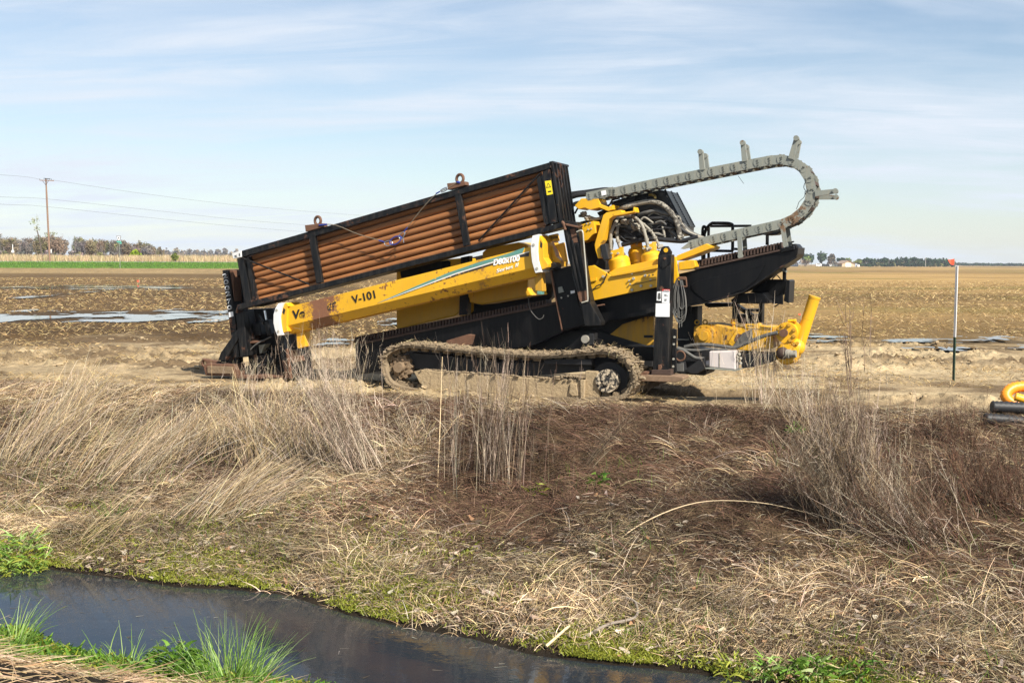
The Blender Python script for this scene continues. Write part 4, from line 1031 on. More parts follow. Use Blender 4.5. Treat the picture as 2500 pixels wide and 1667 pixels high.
def ground(x, y, detail=True):
    x = np.asarray(x, float); y = np.asarray(y, float)
    yf, yn, yc = y_far(x), y_near(x), y_crest(x)
    u = (y - yf) / np.maximum(yc - yf, .5)
    bank = WZ + (.0 - WZ) * (.12 * sstep(-.0, .12, u) + .88 * (sstep(-.15, 1.25, u) - float(sstep(-.15, 1.25, 0.))) / (float(sstep(-.15, 1.25, 1.)) - float(sstep(-.15, 1.25, 0.))))
    bed = WZ - .35 * sstep(0, .8, (yf - y)) * sstep(0, .8, (y - yn))
    near = WZ + .75 * sstep(0, 2.2, yn - y) + .25 * sstep(2, 5, yn - y)
    z = np.where(u > 0, bank, np.where(y < yn, near, bed))
    z = np.where(u > 1, np.minimum(bank, .0), z)
    if detail:
        hum = (fbm(x * .9, y * .9, 3, 3) - .5) * .38 + (fbm(x * 2.6, y * 2.6, 5, 3) - .5) * .16
        on = sstep(.02, .28, u) * (1 - sstep(.85, 1.1, u))
        z = z + hum * on
        # mud near the machine: ruts and clods; then stubble rows
        f = sstep(.95, 1.2, u)
        mudz = f * (1 - sstep(24, 34, y))
        cl = fbm(x * 3.2, y * 3.2, 11, 4); cl2 = fbm(x * 1.1, y * 1.1, 13, 3)
        rough = rough_at(x, y)
        z = z + mudz * (np.maximum(fbm(x * 6.5, y * 5.0, 17, 4) - .5, 0) * .36 * rough + np.maximum(cl - .5, 0) * .18 * rough + (cl2 - .5) * .10 * (.4 + rough))
        z = z + f * sstep(24, 34, y) * (1 - sstep(90, 150, y)) * (fbm(x * 1.4, y * 1.4, 31, 3) - .5) * .10
        p = np.clip(pmask(x, y), 0, 1)
        z = np.where(f > .5, z * (1 - p) - .0 * p, z)
        # wet rut in front of the stabiliser
        rx, ry = x - RUT[0], y - RUT[1]
        rd = np.exp(-((rx + .3 * ry) / 1.1) ** 4 - ((ry + .10 * rx) / .34) ** 4)
        z = z - .22 * rd
    z = z - .38 * np.exp(-((x - 5.7) / 1.3) ** 4 - ((y - y_crest(x) + 1.55) / .55) ** 4) * (u > .2) if detail else z
    E = emb(x)
    z = z + E * (.78 * sstep(183, 191, y) + .95 * sstep(191.5, 199.5, y) + .10 * sstep(200, 209, y) + .1 * sstep(209, 230, y)) * 1.0
    return z
_r = PZ(1740, 962, -.03); RUT = (_r.x, _r.y)
def ghit(px, py, ymax=400):
    d = ray(px, py); lo = 3.0
    ts = np.linspace(3, ymax, 6000) if ymax > 60 else np.linspace(3, ymax, 2500)
    xs = CAM.x + d.x * ts; ys = CAM.y + d.y * ts; zs = CAM.z + d.z * ts
    below = np.nonzero(zs < np.maximum(ground(xs, ys), WZ * (xs * 0 + 1)))[0]
    k = below[0] if len(below) else len(ts) - 1
    return Vector((xs[k], ys[k], max(WZ, float(ground(xs[k], ys[k])))))

rows = [1.5]
while rows[-1] < 3300:
    y = rows[-1]
    rows.append(y + (max(.05, y * .0042) if y < 36 else (y * .012 if y < 240 else y * .05)))
rows = np.array(rows)
ang = np.concatenate([np.linspace(-42, -31, 14)[:-1], np.linspace(-31, 31, 660), np.linspace(31, 42, 14)[1:]])
XX = (rows[:, None] + 1.0) * np.tan(np.radians(ang))[None, :]; YY = np.repeat(rows[:, None], len(ang), 1)
ZZ = ground(XX, YY)
U = (YY - y_far(XX)) / np.maximum(y_crest(XX) - y_far(XX), .5)
def lerp(a, b, t): return a + (np.asarray(b) - a) * t[..., None]
cbank = np.array([.070, .046, .028]); cwet = np.array([.024, .018, .012]); cmud = np.array([.40, .30, .175]); cdark = np.array([.120, .074, .034]); cstub = np.array([.31, .20, .082])
col = np.empty(XX.shape + (3,)); col[:] = cbank
v = fbm(XX * 1.7, YY * 1.7, 41, 4)
col = lerp(col, np.array([.13, .09, .05]), sstep(.45, .65, v) * .8)
col = lerp(col, cwet, (1 - sstep(0.0, .10, U)))
tm = sstep(.96, 1.15, U)
mudc = lerp(np.broadcast_to(cmud, col.shape), np.array([.19, .132, .074]), sstep(.42, .62, fbm(XX * .8, YY * .8, 43, 4)))
mudc = lerp(mudc, np.array([.54, .42, .25]), sstep(.5, .7, fbm(XX * .5 + 9, YY * .9, 47, 3)) * .8)
col = lerp(col, mudc, tm)
# field: dark wet stubble to the left, paler to the right and far away
ff = sstep(22, 30, YY + (fbm(XX * .3, YY * .3, 53, 3) - .5) * 10)
side = sstep(-.22, .22, XX / (YY + 5))
fd = lerp(np.broadcast_to(cdark, col.shape), cstub * .86, side)
far_ = sstep(30, 170, YY); fd = lerp(fd, np.array([.38, .245, .095]), far_ * (.30 + .7 * side))
bandn = fbm(XX * .02, np.log(YY) * 5.0, 61, 4)
fd = fd * (0.72 + .5 * sstep(.25, .75, bandn) + .35 * (fbm(XX * .12, YY * .10, 63, 4) - .5))[..., None]
fd = lerp(fd, np.array([.20, .165, .045]), sstep(.56, .72, fbm(XX * .03 + 5, np.log(YY) * 6.0, 67, 3)) * sstep(30, 60, YY) * side * .8)
col = lerp(col, fd, ff)
p = np.clip(pmask(XX, YY) * 1.5, 0, 1); col = lerp(col, np.array([.060, .041, .023]), p * tm * .65)
E = emb(XX)
tanb = sstep(176, 184, YY) * E; col = lerp(col, np.array([.33, .235, .115]) , tanb * .85)
grn = sstep(190.5, 192, YY + (fbm(XX * .25, YY * .2, 71, 3) - .5) * 3) * E; col = lerp(col, np.array([.075, .15, .02]), grn)
col = lerp(col, np.array([.24, .19, .10]), sstep(199.8, 200.2, YY) * E)
col = lerp(col, np.array([.30, .22, .10]), sstep(250, 400, YY) * E)
rd_ = np.exp(-((XX - RUT[0] + .3 * (YY - RUT[1])) / 1.15) ** 4 - ((YY - RUT[1] + .10 * (XX - RUT[0])) / .36) ** 4)
col = lerp(col, np.array([.06, .042, .026]), np.clip(rd_ * 1.2, 0, 1))

mt, nt, bs = new_mat('ground_soil'); GM = mt
a = nd(nt, 'ShaderNodeAttribute'); a.attribute_name = 'col'
pos = nt.nodes.new('ShaderNodeNewGeometry').outputs['Position']
n1 = noise(nt, 7, 6, .7, pos); n2 = noise(nt, 1.2, 5, .65, pos); n3 = noise(nt, .12, 5, .7, pos)
c = mix(nt, mul(nt, ramp(nt, n1, .35, .68), .75), a.outputs['Color'], (0.36, .36, .36), 'MULTIPLY')
c = mix(nt, mul(nt, ramp(nt, n2, .45, .7), .45), c, (1.75, 1.7, 1.6), 'MULTIPLY')
c = mix(nt, mul(nt, ramp(nt, n3, .40, .65), .35), c, (.5, .5, .5), 'MULTIPLY')
nt.links.new(c, bs.inputs['Base Color']); bs.inputs['Roughness'].default_value = .95; bs.inputs['Specular IOR Level'].default_value = .12
bump(nt, bs, mul(nt, n1, n2, 'ADD'), .9, .05)
nr, nc = XX.shape
idx = np.arange(nr * nc).reshape(nr, nc)
Fq = np.stack([idx[:-1, :-1], idx[:-1, 1:], idx[1:, 1:], idx[1:, :-1]], -1).reshape(-1, 4)
g = npmesh('ground', np.stack([XX, YY, ZZ], -1).reshape(-1, 3), Fq, GM, col.reshape(-1, 3), smooth=True)
tag(g, 'muddy ploughed field running down to a grassy ditch bank', kind='structure')

# ditch water
def water_mat(name, base, rough, bs_=.02, sc=3):
    mt, nt, bs = new_mat(name); pos = nt.nodes.new('ShaderNodeNewGeometry').outputs['Position']
    n = noise(nt, sc, 4, .55, pos); n2 = noise(nt, 1.1, 5, .65, pos)
    c = mix(nt, ramp(nt, n2, .42, .72), base, (base[0] * 1.3 + .006, base[1] * 1.15 + .002, base[2]))
    nt.links.new(c, bs.inputs['Base Color']); bs.inputs['Roughness'].default_value = rough; bs.inputs['IOR'].default_value = 1.33
    bump(nt, bs, n, bs_, .05); return mt
WM = water_mat('ditch_water', (.018, .024, .031), .05, .03, 5)
wx = np.linspace(-16, 14, 61); V = []; 
for x in wx: V += [(x, float(y_near(x)) - .5, WZ), (x, float(y_far(x)) + .5, WZ)]
Fq = np.array([[2 * i, 2 * i + 2, 2 * i + 3, 2 * i + 1] for i in range(60)])
w = npmesh('water', np.array(V), Fq, WM); tag(w, 'dark still water in the roadside ditch', kind='structure')
# puddles standing on the field: cells of a fine grid kept where the ground lies lowest
PM = water_mat('puddle_water', (.05, .038, .026), .04, .03, 4)
allc = []
for ip, (cx, cy, hx, hy, de) in enumerate(pud):
    st_ = max(.05, cy * .0016)
    xs = np.arange(cx - hx * 1.1, cx + hx * 1.1, st_); ys = np.arange(cy - hy * 1.2, cy + hy * 1.2, st_ * 2)
    gx, gy = np.meshgrid(xs, ys)
    d = 1 - ((gx - cx) / hx) ** 2 - ((gy - cy) / hy) ** 2
    f = (fbm(gx * max(.75, 1.6 / hx), gy * max(.55, 1.5 / hy), 81, 6) - .5) * 1.9 + .5 + .15 * np.clip(d, -1, 1) + .10 * (fbm(gx * 6, gy * 2.2, 83, 3) - .5)
    k = f > (.965 - de * .62)
    ii, jj = np.nonzero(k)
    x0 = gx[ii, jj]; y0 = gy[ii, jj]; h = st_ / 2
    allc.append(np.stack([np.stack([x0 + a * h, y0 + b * h * 2, np.full_like(x0, .025 + .004 * ip)], -1) for a, b in ((-1, -1), (1, -1), (1, 1), (-1, 1))], 1).reshape(-1, 3))
for grp, nm, lab in ((allc[:7], 'puddle', 'shallow rain puddles on the dark field left of the rig'), (allc[7:13], 'puddle', 'shallow rain puddles on the field right of the rig'), (allc[13:], 'puddle', 'small puddles behind the rig')):
    V = np.concatenate(grp); tag(npmesh(nm, V, np.arange(len(V)).reshape(-1, 4), PM), lab, kind='structure')
# water lying in the rut by the stabiliser
V = []
for i in range(24):
    a_ = 2 * math.pi * i / 24; V.append((RUT[0] - .25 + 1.1 * math.cos(a_) - .1 * math.sin(a_), RUT[1] + .05 + .24 * math.sin(a_) - .11 * math.cos(a_), 0))
zr = float(ground(np.array([RUT[0]]), np.array([RUT[1]]))[0]) + .07
V = np.array(V); V[:, 2] = zr
me = bpy.data.meshes.new('puddle'); me.from_pydata(V.tolist(), [], [list(range(24))]); me.materials.append(PM)
o = bpy.data.objects.new('puddle', me); C.objects.link(o); tag(o, 'water lying in the wheel rut under the black post', kind='structure')
# road along the bank
RDM = plain('asphalt_road', (.24, .235, .23), .9, .15, 1.5, 0)
V = []; xs = np.linspace(-160, 0, 60)
for x in xs:
    V += [(x, 200.3, float(ground(x, 200.3)) + .03), (x, 207.5, float(ground(x, 207.5)) + .05)]
rd = npmesh('road', np.array(V), np.array([[2 * i, 2 * i + 2, 2 * i + 3, 2 * i + 1] for i in range(59)]), RDM); tag(rd, 'pale grey country road on the low bank', kind='structure')

# ------------------------------------------------------------------ world and sun
SUN_EL = rad(42); SUN_AZ = rad(143)           # azimuth clockwise from +Y
world = bpy.data.worlds.new('World'); SC.world = world; world.use_nodes = True
nt = world.node_tree; bg = nt.nodes['Background']
sky = nt.nodes.new('ShaderNodeTexSky'); sky.sky_type = 'NISHITA'; sky.sun_disc = False
sky.sun_elevation = SUN_EL; sky.sun_rotation = SUN_AZ; sky.air_density = 1.0; sky.dust_density = .4; sky.ozone_density = 1.6; sky.altitude = 10
tc = nt.nodes.new('ShaderNodeTexCoord').outputs['Generated']
sep = nt.nodes.new('ShaderNodeSeparateXYZ'); nt.links.new(tc, sep.inputs[0])
den = mul(nt, mul(nt, sep.outputs['Z'], 0.0, 'MAXIMUM'), .16, 'ADD')
cb_ = nt.nodes.new('ShaderNodeCombineXYZ')
nt.links.new(mul(nt, sep.outputs['X'], den, 'DIVIDE'), cb_.inputs[0]); nt.links.new(mul(nt, sep.outputs['Y'], den, 'DIVIDE'), cb_.inputs[1])
mp = nd(nt, 'ShaderNodeMapping'); mp.inputs['Rotation'].default_value = (0, 0, rad(58)); mp.inputs['Scale'].default_value = (.55, 1.8, 1); nt.links.new(cb_.outputs[0], mp.inputs['Vector'])
c1 = noise(nt, 1.7, 9, .64, mp.outputs['Vector'], 1.1)
mp2 = nd(nt, 'ShaderNodeMapping'); mp2.inputs['Rotation'].default_value = (0, 0, rad(40)); mp2.inputs['Location'].default_value = (3.1, 1.7, 0); mp2.inputs['Scale'].default_value = (.35, .8, 1); nt.links.new(cb_.outputs[0], mp2.inputs['Vector'])
c2 = noise(nt, 1.5, 5, .55, mp2.outputs['Vector'], .6)
w1 = ramp(nt, c1, .40, .74); w2 = ramp(nt, c2, .38, .62)
cl = mul(nt, mul(nt, w1, w2), .95)
veil = mul(nt, w2, .34)
cl = mul(nt, cl, veil, 'ADD')
# haze whitening towards the horizon
hz = nd(nt, 'ShaderNodeMapRange'); hz.inputs['From Min'].default_value = 0.0; hz.inputs['From Max'].default_value = .20; hz.inputs['To Min'].default_value = .28; hz.inputs['To Max'].default_value = .08
nt.links.new(sep.outputs['Z'], hz.inputs['Value'])
cl = mul(nt, cl, hz.outputs['Result'], 'ADD'); 
clm = nd(nt, 'ShaderNodeClamp'); nt.links.new(cl, clm.inputs['Value'])
colr = mix(nt, clm.outputs[0], sky.outputs['Color'], CLOUDC)
nt.links.new(colr, bg.inputs['Color']); bg.inputs['Strength'].default_value = SKYS
sd = bpy.data.lights.new('sun', 'SUN'); sd.energy = SUNE; sd.angle = rad(.5); sd.color = (1.0, .94, .84)
so = bpy.data.objects.new('sun', sd); C.objects.link(so)
tw = Vector((math.sin(SUN_AZ) * math.cos(SUN_EL), math.cos(SUN_AZ) * math.cos(SUN_EL), math.sin(SUN_EL)))
so.rotation_euler = tw.to_track_quat('Z', 'Y').to_euler(); so.location = (20, -20, 30)
SC.view_settings.view_transform = 'Standard'; SC.view_settings.look = 'None'; SC.view_settings.gamma = 1.0; SC.view_settings.exposure = EXPO
SC.render.film_transparent = False
SC.cycles.max_bounces = 6; SC.cycles.transparent_max_bounces = 6; SC.cycles.diffuse_bounces = 3

# air between here and the far trees
hm = bpy.data.materials.new('haze_air'); hm.use_nodes = True; nt = hm.node_tree; nt.nodes.remove(nt.nodes['Principled BSDF'])
pv = nt.nodes.new('ShaderNodeVolumePrincipled'); pv.inputs['Color'].default_value = (.80, .88, .98, 1); pv.inputs['Density'].default_value = HAZE; pv.inputs['Anisotropy'].default_value = .0
nt.links.new(pv.outputs[0], nt.nodes['Material Output'].inputs['Volume'])
if HAZE: tag(MB().box(-3600, 3600, -30, 3700, -3, 45).build('haze', hm), 'faint pale air over the field', kind='stuff')

SC.cycles.use_denoising = DENOISE; SC.cycles.denoising_prefilter = 'NONE'
# ------------------------------------------------------------------ plants: helpers
GRASS = attr_mat('dry_straw', .7, .12, .2); GREEN = attr_mat('green_leaf', .5, .35, .3); TWIG = attr_mat('dead_twig', .8, 0, .1); FARM_ = attr_mat('far_foliage', .9, .1, .05)
def blades(P0, az, el, droop, L, W, colr, seg=3, side=None, curl=0.0, taper=.25, sag=None):
    """ribbons growing from P0: az heading, el start angle, droop bends it down; returns verts, faces, colours"""
    n = len(P0); P_ = np.array(P0, float).copy(); out = []
    rv = rng.normal(size=(n, 3)) if side is None else side
    for k in range(seg + 1):
        t = k / seg
        e = el - droop * t; a = az + curl * t
        T_ = np.stack([np.cos(e) * np.cos(a), np.cos(e) * np.sin(a), np.sin(e)], 1)
        S = np.cross(T_, rv); S /= np.linalg.norm(S, axis=1, keepdims=True) + 1e-9
        w = (W * (1 - (1 - taper) * t))[:, None] / 2
        out += [P_ - S * w, P_ + S * w]
        P_ = P_ + T_ * (L / seg)[:, None]
    V = np.stack(out, 1)                      # n, 2(seg+1), 3
    m_ = 2 * (seg + 1); base = (np.arange(n) * m_)[:, None, None]
    q = np.array([[2 * k, 2 * k + 1, 2 * k + 3, 2 * k + 2] for k in range(seg)])[None]
    Fq = (base + q).reshape(-1, 4)
    return V.reshape(-1, 3), Fq, np.repeat(colr, m_, 0), P_
class Bag:
    def __init__(s): s.V = []; s.F = []; s.C = []; s.n = 0
    def add(s, V, Fq, c): s.V.append(V); s.F.append(Fq + s.n); s.C.append(c); s.n += len(V)
    def bl(s, *a, **k):
        V, Fq, c, tip = blades(*a, **k); s.add(V, Fq, c); return tip
    def obj(s, name, mat, parent=None, origin=None):
        V = np.concatenate(s.V)
        o = npmesh(name, V - (np.array(origin) if origin is not None else 0), np.concatenate(s.F), mat, np.concatenate(s.C), parent)
        if origin is not None and parent is None: o.location = origin
        return o
def pal(n, cols, jit=.18):
    c = np.array(cols)[rng.integers(0, len(cols), n)]
    return np.clip(c * (1 + rng.normal(size=(n, 1)) * jit) * (1 + rng.normal(size=(n, 3)) * .04), .005, 1)
STRAW = [(.54, .41, .235), (.62, .485, .29), (.45, .335, .185), (.50, .40, .26), (.38, .27, .14)]
GREY = [(.36, .285, .21), (.43, .35, .265), (.29, .22, .155), (.48, .40, .31)]
RED = [(.105, .056, .037), (.14, .076, .050), (.19, .112, .072), (.075, .042, .030)]
BROWN = [(.20, .13, .075), (.26, .18, .105), (.15, .095, .055), (.10, .062, .038)]
LIME = [(.28, .29, .036), (.34, .36, .055), (.20, .23, .028)]
GRN = [(.08, .18, .016), (.13, .24, .024), (.17, .28, .04), (.055, .13, .016)]
def zg(x, y): return ground(x, y)
def inview(x, y, mx=.07):
    """keep what could come into the frame"""
    return (np.abs(x) < (y * (1250 / F) + y * mx + .6))

# ------------------------------------------------------------------ matted dry grass over the bank
bag = Bag()
def tuft_field(N, per, rad_, Lr, Wr, elr, droopr, mixf, ulo=.03, uhi=1.12, lay=.0):
    """tufts with a common lean each, drawn over the bank"""
    x = rng.uniform(-9.5, 9.5, N * 3); t = rng.uniform(ulo, uhi, N * 3)
    y = y_far(x) + t * (y_crest(x) - y_far(x))
    k = inview(x, y) & (y > 6.2); x, y, t = x[k][:N], y[k][:N], t[k][:N]; N = len(x)
    # common flow: blown and flattened in broad swirls
    fl = (fbm(x * .45 + 3, y * .6, 101, 4) - .5) * 9.0 + rng.normal(size=N) * .35 + np.where(x < -2.2, .35, 2.6) * 1.0
    fam = fbm(x * .55, y * .6, 103, 3) + rng.normal(size=N) * .13
    n = N * per; I = np.repeat(np.arange(N), per)
    r_ = rad_ * np.sqrt(rng.uniform(0, 1, n)); a_ = rng.uniform(0, 2 * np.pi, n)
    px = x[I] + r_ * np.cos(a_) * 1.3; py = y[I] + r_ * np.sin(a_)
    az = fl[I] + rng.normal(size=n) * np.where(t[I] < .5, 1.3, .8)
    el = rng.uniform(*elr, n); dr = rng.uniform(*droopr, n); L = rng.uniform(*Lr, n) * rng.uniform(.7, 1.25, N)[I]; W = rng.uniform(*Wr, n)
    z = zg(px, py) + lay
    c = mixf(n, fam[I], t[I], px, py) * np.exp(rng.normal(size=(N, 1)) * .36 - .04)[I] * ((.46 + .86 * sstep(.30, .66, fbm(px * .8 + 7, py * 1.1, 107, 3))) * (1 - .24 * sstep(-2.0, .5, px) * sstep(.2, .45, t[I])))[:, None]
    W = W * np.where(rng.uniform(0, 1, n) < .09, 2.3, 1.0)
    bag.bl(np.stack([px, py, z], 1), az, el, dr, L, W, c, seg=4, curl=rng.normal(size=n) * .5)
def mixc(n, fam, t, px, py):
    s = pal(n, STRAW); g_ = pal(n, GREY); r_ = pal(n, RED); b = pal(n, BROWN)
    q = rng.uniform(0, 1, n)
    reds = sstep(.36, .60, fam) * sstep(.10, .34, t) * .70 * np.where(px > -1.0, 1.0, .62)
    c = np.where((q < reds)[:, None], r_, np.where((q < reds + .30)[:, None], b, np.where((q > .80)[:, None], g_, s)))
    return c
tuft_field(4200, 36, .15, (.07, .22), (.003, .006), (-.1, 1.0), (.2, 1.9), mixc, .035, 1.06)
tuft_field(900, 30, .15, (.20, .50), (.003, .006), (.10, .75), (.35, 1.2), mixc, .10, .98, .03)
tuft_field(800, 26, .16, (.10, .22), (.003, .006), (.2, 1.2), (.2, 1.4), mixc, .02, .2)
# short broken litter lying everywhere
n = 120000
x = rng.uniform(-9.5, 9.5, n); t = rng.uniform(.02, 1.05, n); y = y_far(x) + t * (y_crest(x) - y_far(x)); k = inview(x, y); x, y, t = x[k], y[k], t[k]; n = len(x)
fam = fbm(x * .55, y * .6, 103, 3)
bag.bl(np.stack([x, y, zg(x, y) + rng.uniform(.005, .07, n)], 1), rng.uniform(0, 6.28, n), rng.uniform(-.15, .35, n), rng.uniform(-.2, .5, n), rng.uniform(.05, .16, n), rng.uniform(.003, .007, n), mixc(n, fam, t, x, y), seg=2)
gr_ = bag.obj('dry_grass', GRASS); tag(gr_, 'matted dead grass and straw covering the whole ditch bank', kind='stuff')

# straw scraps and stubble on the mud and the field
bag = Bag()
n = 100000
yy = np.exp(rng.uniform(np.log(14), np.log(130), n)); xx = yy * rng.uniform(-.60, .60, n)
k = (yy > y_crest(xx) + .4); xx, yy = xx[k], yy[k]; n = len(xx)
dens = fbm(xx * .25, yy * .25, 111, 3) + sstep(20, 30, yy) * .14; k = (dens > .47) & (pmask(xx, yy) < .35); xx, yy = xx[k], yy[k]; n = len(xx)
sc_ = (yy / 22).clip(.7, 3.5)
bag.bl(np.stack([xx, yy, zg(xx, yy) + .004], 1), rng.uniform(0, 6.28, n), rng.uniform(0, .7, n), rng.uniform(0, .8, n), rng.uniform(.05, .16, n) * sc_ ** .6, rng.uniform(.006, .012, n) * sc_, pal(n, [(.46, .32, .135), (.56, .42, .21), (.34, .23, .095), (.20, .13, .06)]), seg=2)
tag(bag.obj('stubble', GRASS), 'broken straw stubble scattered over the muddy field', kind='stuff')
# clods of mud
cl = MB()
for _ in range(3600):
    y = 14.2 + 14 * random.random() ** 1.5; x = y * random.uniform(-.47, .47)
    if y < float(y_crest(x)) + .5: continue
    if float(rough_at(np.array([x]), np.array([y]))[0]) < random.uniform(.3, .9): continue
    r_ = random.uniform(.010, .038) * (1.6 if random.random() < .12 else 1)
    cl.rock((x, y, float(ground(x, y)) + r_ * .2), r_, (1.2, 1.1, .75))
tag(cl.build('mud_clods', MUD), 'loose clods of drying mud along the top of the bank', kind='stuff')

# low yellow-green seedlings along the waterline
bag = Bag()
n = 60000
x = rng.uniform(-7, 6, n); y = y_far(x) + rng.gamma(1.35, .48, n) * np.where(x < .4, 1, .3) + .02
dens = fbm(x * 1.6, y * 2.2, 121, 3); edge = 1 - (y - y_far(x)) / 3.0
k = inview(x, y) & (dens + edge * .24 - np.where(x > .9, .13, 0) + rng.normal(size=len(x)) * .13 > .72); x, y = x[k], y[k]; n = len(x)
for rep in range(2):
    bag.bl(np.stack([x + rng.normal(size=n) * .012, y + rng.normal(size=n) * .012, zg(x, y) + .02], 1), rng.uniform(0, 6.28, n), rng.uniform(.5, 1.4, n), rng.uniform(.3, 1.2, n), rng.uniform(.018, .045, n), rng.uniform(.007, .012, n), pal(n, LIME), seg=2, taper=.5)
tag(bag.obj('seedlings', GREEN), 'bright yellow green seedlings carpeting the water edge', kind='stuff')
# thin green grass sprouting through the straw
bag = Bag(); n = 2600
n = 5200; x = rng.uniform(-7, 7, n); t = rng.uniform(.03, .75, n); y = y_far(x) + t * (y_crest(x) - y_far(x)); k = inview(x, y) & (fbm(x * .9, y * .9, 131, 3) > .56); x, y = x[k], y[k]; n = len(x)
bag.bl(np.stack([x, y, zg(x, y)], 1), rng.uniform(0, 6.28, n), rng.uniform(.9, 1.5, n), rng.uniform(.1, .8, n), rng.uniform(.08, .22, n), rng.uniform(.004, .008, n), pal(n, GRN), seg=3, taper=.15)
tag(bag.obj('sprouting_grass', GREEN), 'thin fresh green grass sprouting through the dead straw', kind='stuff')
# fallen leaves near the water
bag = Bag(); n = 1100
x = rng.uniform(-6, 6, n); y = y_far(x) + rng.gamma(1.4, .75, n) + .03; k = inview(x, y); x, y = x[k], y[k]; n = len(x)
bag.bl(np.stack([x, y, zg(x, y) + .035], 1), rng.uniform(0, 6.28, n), rng.uniform(-.3, .6, n), rng.uniform(-.6, 1, n), rng.uniform(.04, .09, n), rng.uniform(.025, .05, n), pal(n, [(.36, .28, .20), (.43, .35, .26), (.30, .17, .09), (.38, .31, .24)]), seg=3, taper=.35)
tag(bag.obj('fallen_leaves', GRASS), 'curled tan leaves dropped along the water edge', kind='stuff')
# scraps floating on the ditch
bag = Bag(); n = 110
x = rng.uniform(-6.5, 2.5, n); t = rng.uniform(0.02, .95, n) ; y = y_near(x) + t * (y_far(x) - y_near(x))
bag.bl(np.stack([x, y, np.full(n, WZ + .004)], 1), rng.normal(size=n) * .6, np.zeros(n), np.zeros(n), rng.uniform(.02, .12, n), rng.uniform(.004, .012, n), pal(n, [(.22, .20, .16), (.13, .09, .04), (.30, .28, .24), (.08, .06, .03)]), seg=2, side=np.tile([0, 0, 1.], (n, 1)))
tag(bag.obj('floating_scraps', GRASS), 'bits of straw and scum floating on the ditch water', kind='stuff')

# ------------------------------------------------------------------ near bank, bottom left corner
bag = Bag(); n = 6000
x = rng.uniform(-5.5, 1.5, n); y = y_near(x) - rng.uniform(.25, 3, n)
bag.bl(np.stack([x, y, zg(x, y) + rng.uniform(0, .04, n)], 1), rng.normal(size=n) * .5 - .2 + np.pi * (rng.uniform(0, 1, n) < .5), rng.uniform(-.05, .35, n), rng.uniform(0, .5, n), rng.uniform(.10, .35, n), rng.uniform(.004, .008, n), pal(n, [(.50, .37, .22), (.40, .27, .15), (.58, .45, .29), (.28, .18, .10)]), seg=2)
tag(bag.obj('cut_straw', GRASS), 'pale cut straw lying on the near bank', kind='stuff')
bag = Bag(); n = 9000
x = rng.uniform(-5.5, .6, n); y = y_near(x) - rng.uniform(-.06, .5, n) * 1.2; k = fbm(x * 2.2, y * 2, 141, 3) + np.where(y > y_near(x) - .28, .12, 0) > .56; x, y = x[k], y[k]; n = len(x)
for rep in range(3):
    bag.bl(np.stack([x + rng.normal(size=n) * .02, y + rng.normal(size=n) * .02, np.maximum(zg(x, y), WZ) + .03 * rep], 1), rng.uniform(0, 6.28, n), rng.uniform(.1, 1.3, n), rng.uniform(.3, 1.3, n), rng.uniform(.03, .085, n), rng.uniform(.014, .026, n), pal(n, GRN + LIME[:1]), seg=3, taper=.4)
tag(bag.obj('ground_cover', GREEN), 'low round leaved green weeds edging the near bank', kind='stuff')
def tuft(px, py, n, L, label, cols=GRN, spread=.09, el=(.9, 1.45), W=(.006, .011), name='grass_tuft', cat='grass tuft', z=None, group=None, droop=(.2, 1.2)):
    p = ghit(px, py, 60); p.z = max(p.z, WZ)
    bag = Bag(); a = rng.uniform(0, 6.28, n); r_ = spread * np.sqrt(rng.uniform(0, 1, n))
    P0 = np.stack([p.x + r_ * np.cos(a), p.y + r_ * np.sin(a), np.full(n, p.z - .01)], 1)
    bag.bl(P0, a + rng.normal(size=n) * .5, rng.uniform(*el, n), rng.uniform(*droop, n), L * rng.uniform(.5, 1.1, n), rng.uniform(*W, n), pal(n, cols), seg=5, taper=.12)
    return tag(bag.obj(name, GREEN, origin=p), label, cat, group)
LG = [(.20, .33, .045), (.26, .39, .08), (.34, .46, .16), (.13, .25, .03)]
tuft(560, 1685, 320, .52, 'tall bright green grass tuft rising over the water at the bottom edge', LG, .24, (.8, 1.45))
tuft(300, 1645, 90, .36, 'sparse green grass tuft on the near bank beside the smaller leafy weed', LG, .16, (.7, 1.4))
tuft(25, 1585, 110, .42, 'green grass tuft on the near bank in the left corner of the ditch', LG, .16, (.9, 1.5))
tuft(275, 1275, 60, .34, 'slim green rush tuft standing in the straw above the waterline', GRN, .08, (1.0, 1.5))
tuft(1560, 1560, 12, .22, 'few green blades sprouting in straw near the fallen grey stick', GRN, .05)
def leafy(px, py, n, R, H, label, cols=GRN, name='leafy_plant', W=(.02, .035), Ls=(.05, .10), stems=9):
    p = ghit(px, py, 60); p.z = max(p.z, WZ - .02)
    root = thing(name, label, 'plant'); root.location = p
    bag = Bag(); sb = Bag()
    a = rng.uniform(0, 6.28, stems); P0 = np.zeros((stems, 3)) + np.stack([np.cos(a), np.sin(a), a * 0], 1) * R * .25
    tip = sb.bl(P0, a, rng.uniform(.8, 1.5, stems), rng.uniform(0, .5, stems), H * rng.uniform(.6, 1, stems), np.full(stems, .008), pal(stems, [(.12, .2, .03)]), seg=3, taper=.5)
    a = rng.uniform(0, 6.28, n); r_ = R * np.sqrt(rng.uniform(0, 1, n)); h = H * (1 - (r_ / R) ** 2 * .8) * rng.uniform(.1, 1.05, n)
    P0 = np.stack([r_ * np.cos(a), r_ * np.sin(a), h], 1)
    bag.bl(P0, a + rng.normal(size=n) * .8, rng.uniform(-.2, 1.0, n), rng.uniform(.2, 1.2, n), rng.uniform(*Ls, n), rng.uniform(*W, n), pal(n, cols), seg=3, taper=.35)
    bag.obj('foliage', GREEN, root); sb.obj('stems', GREEN, root)
    return root
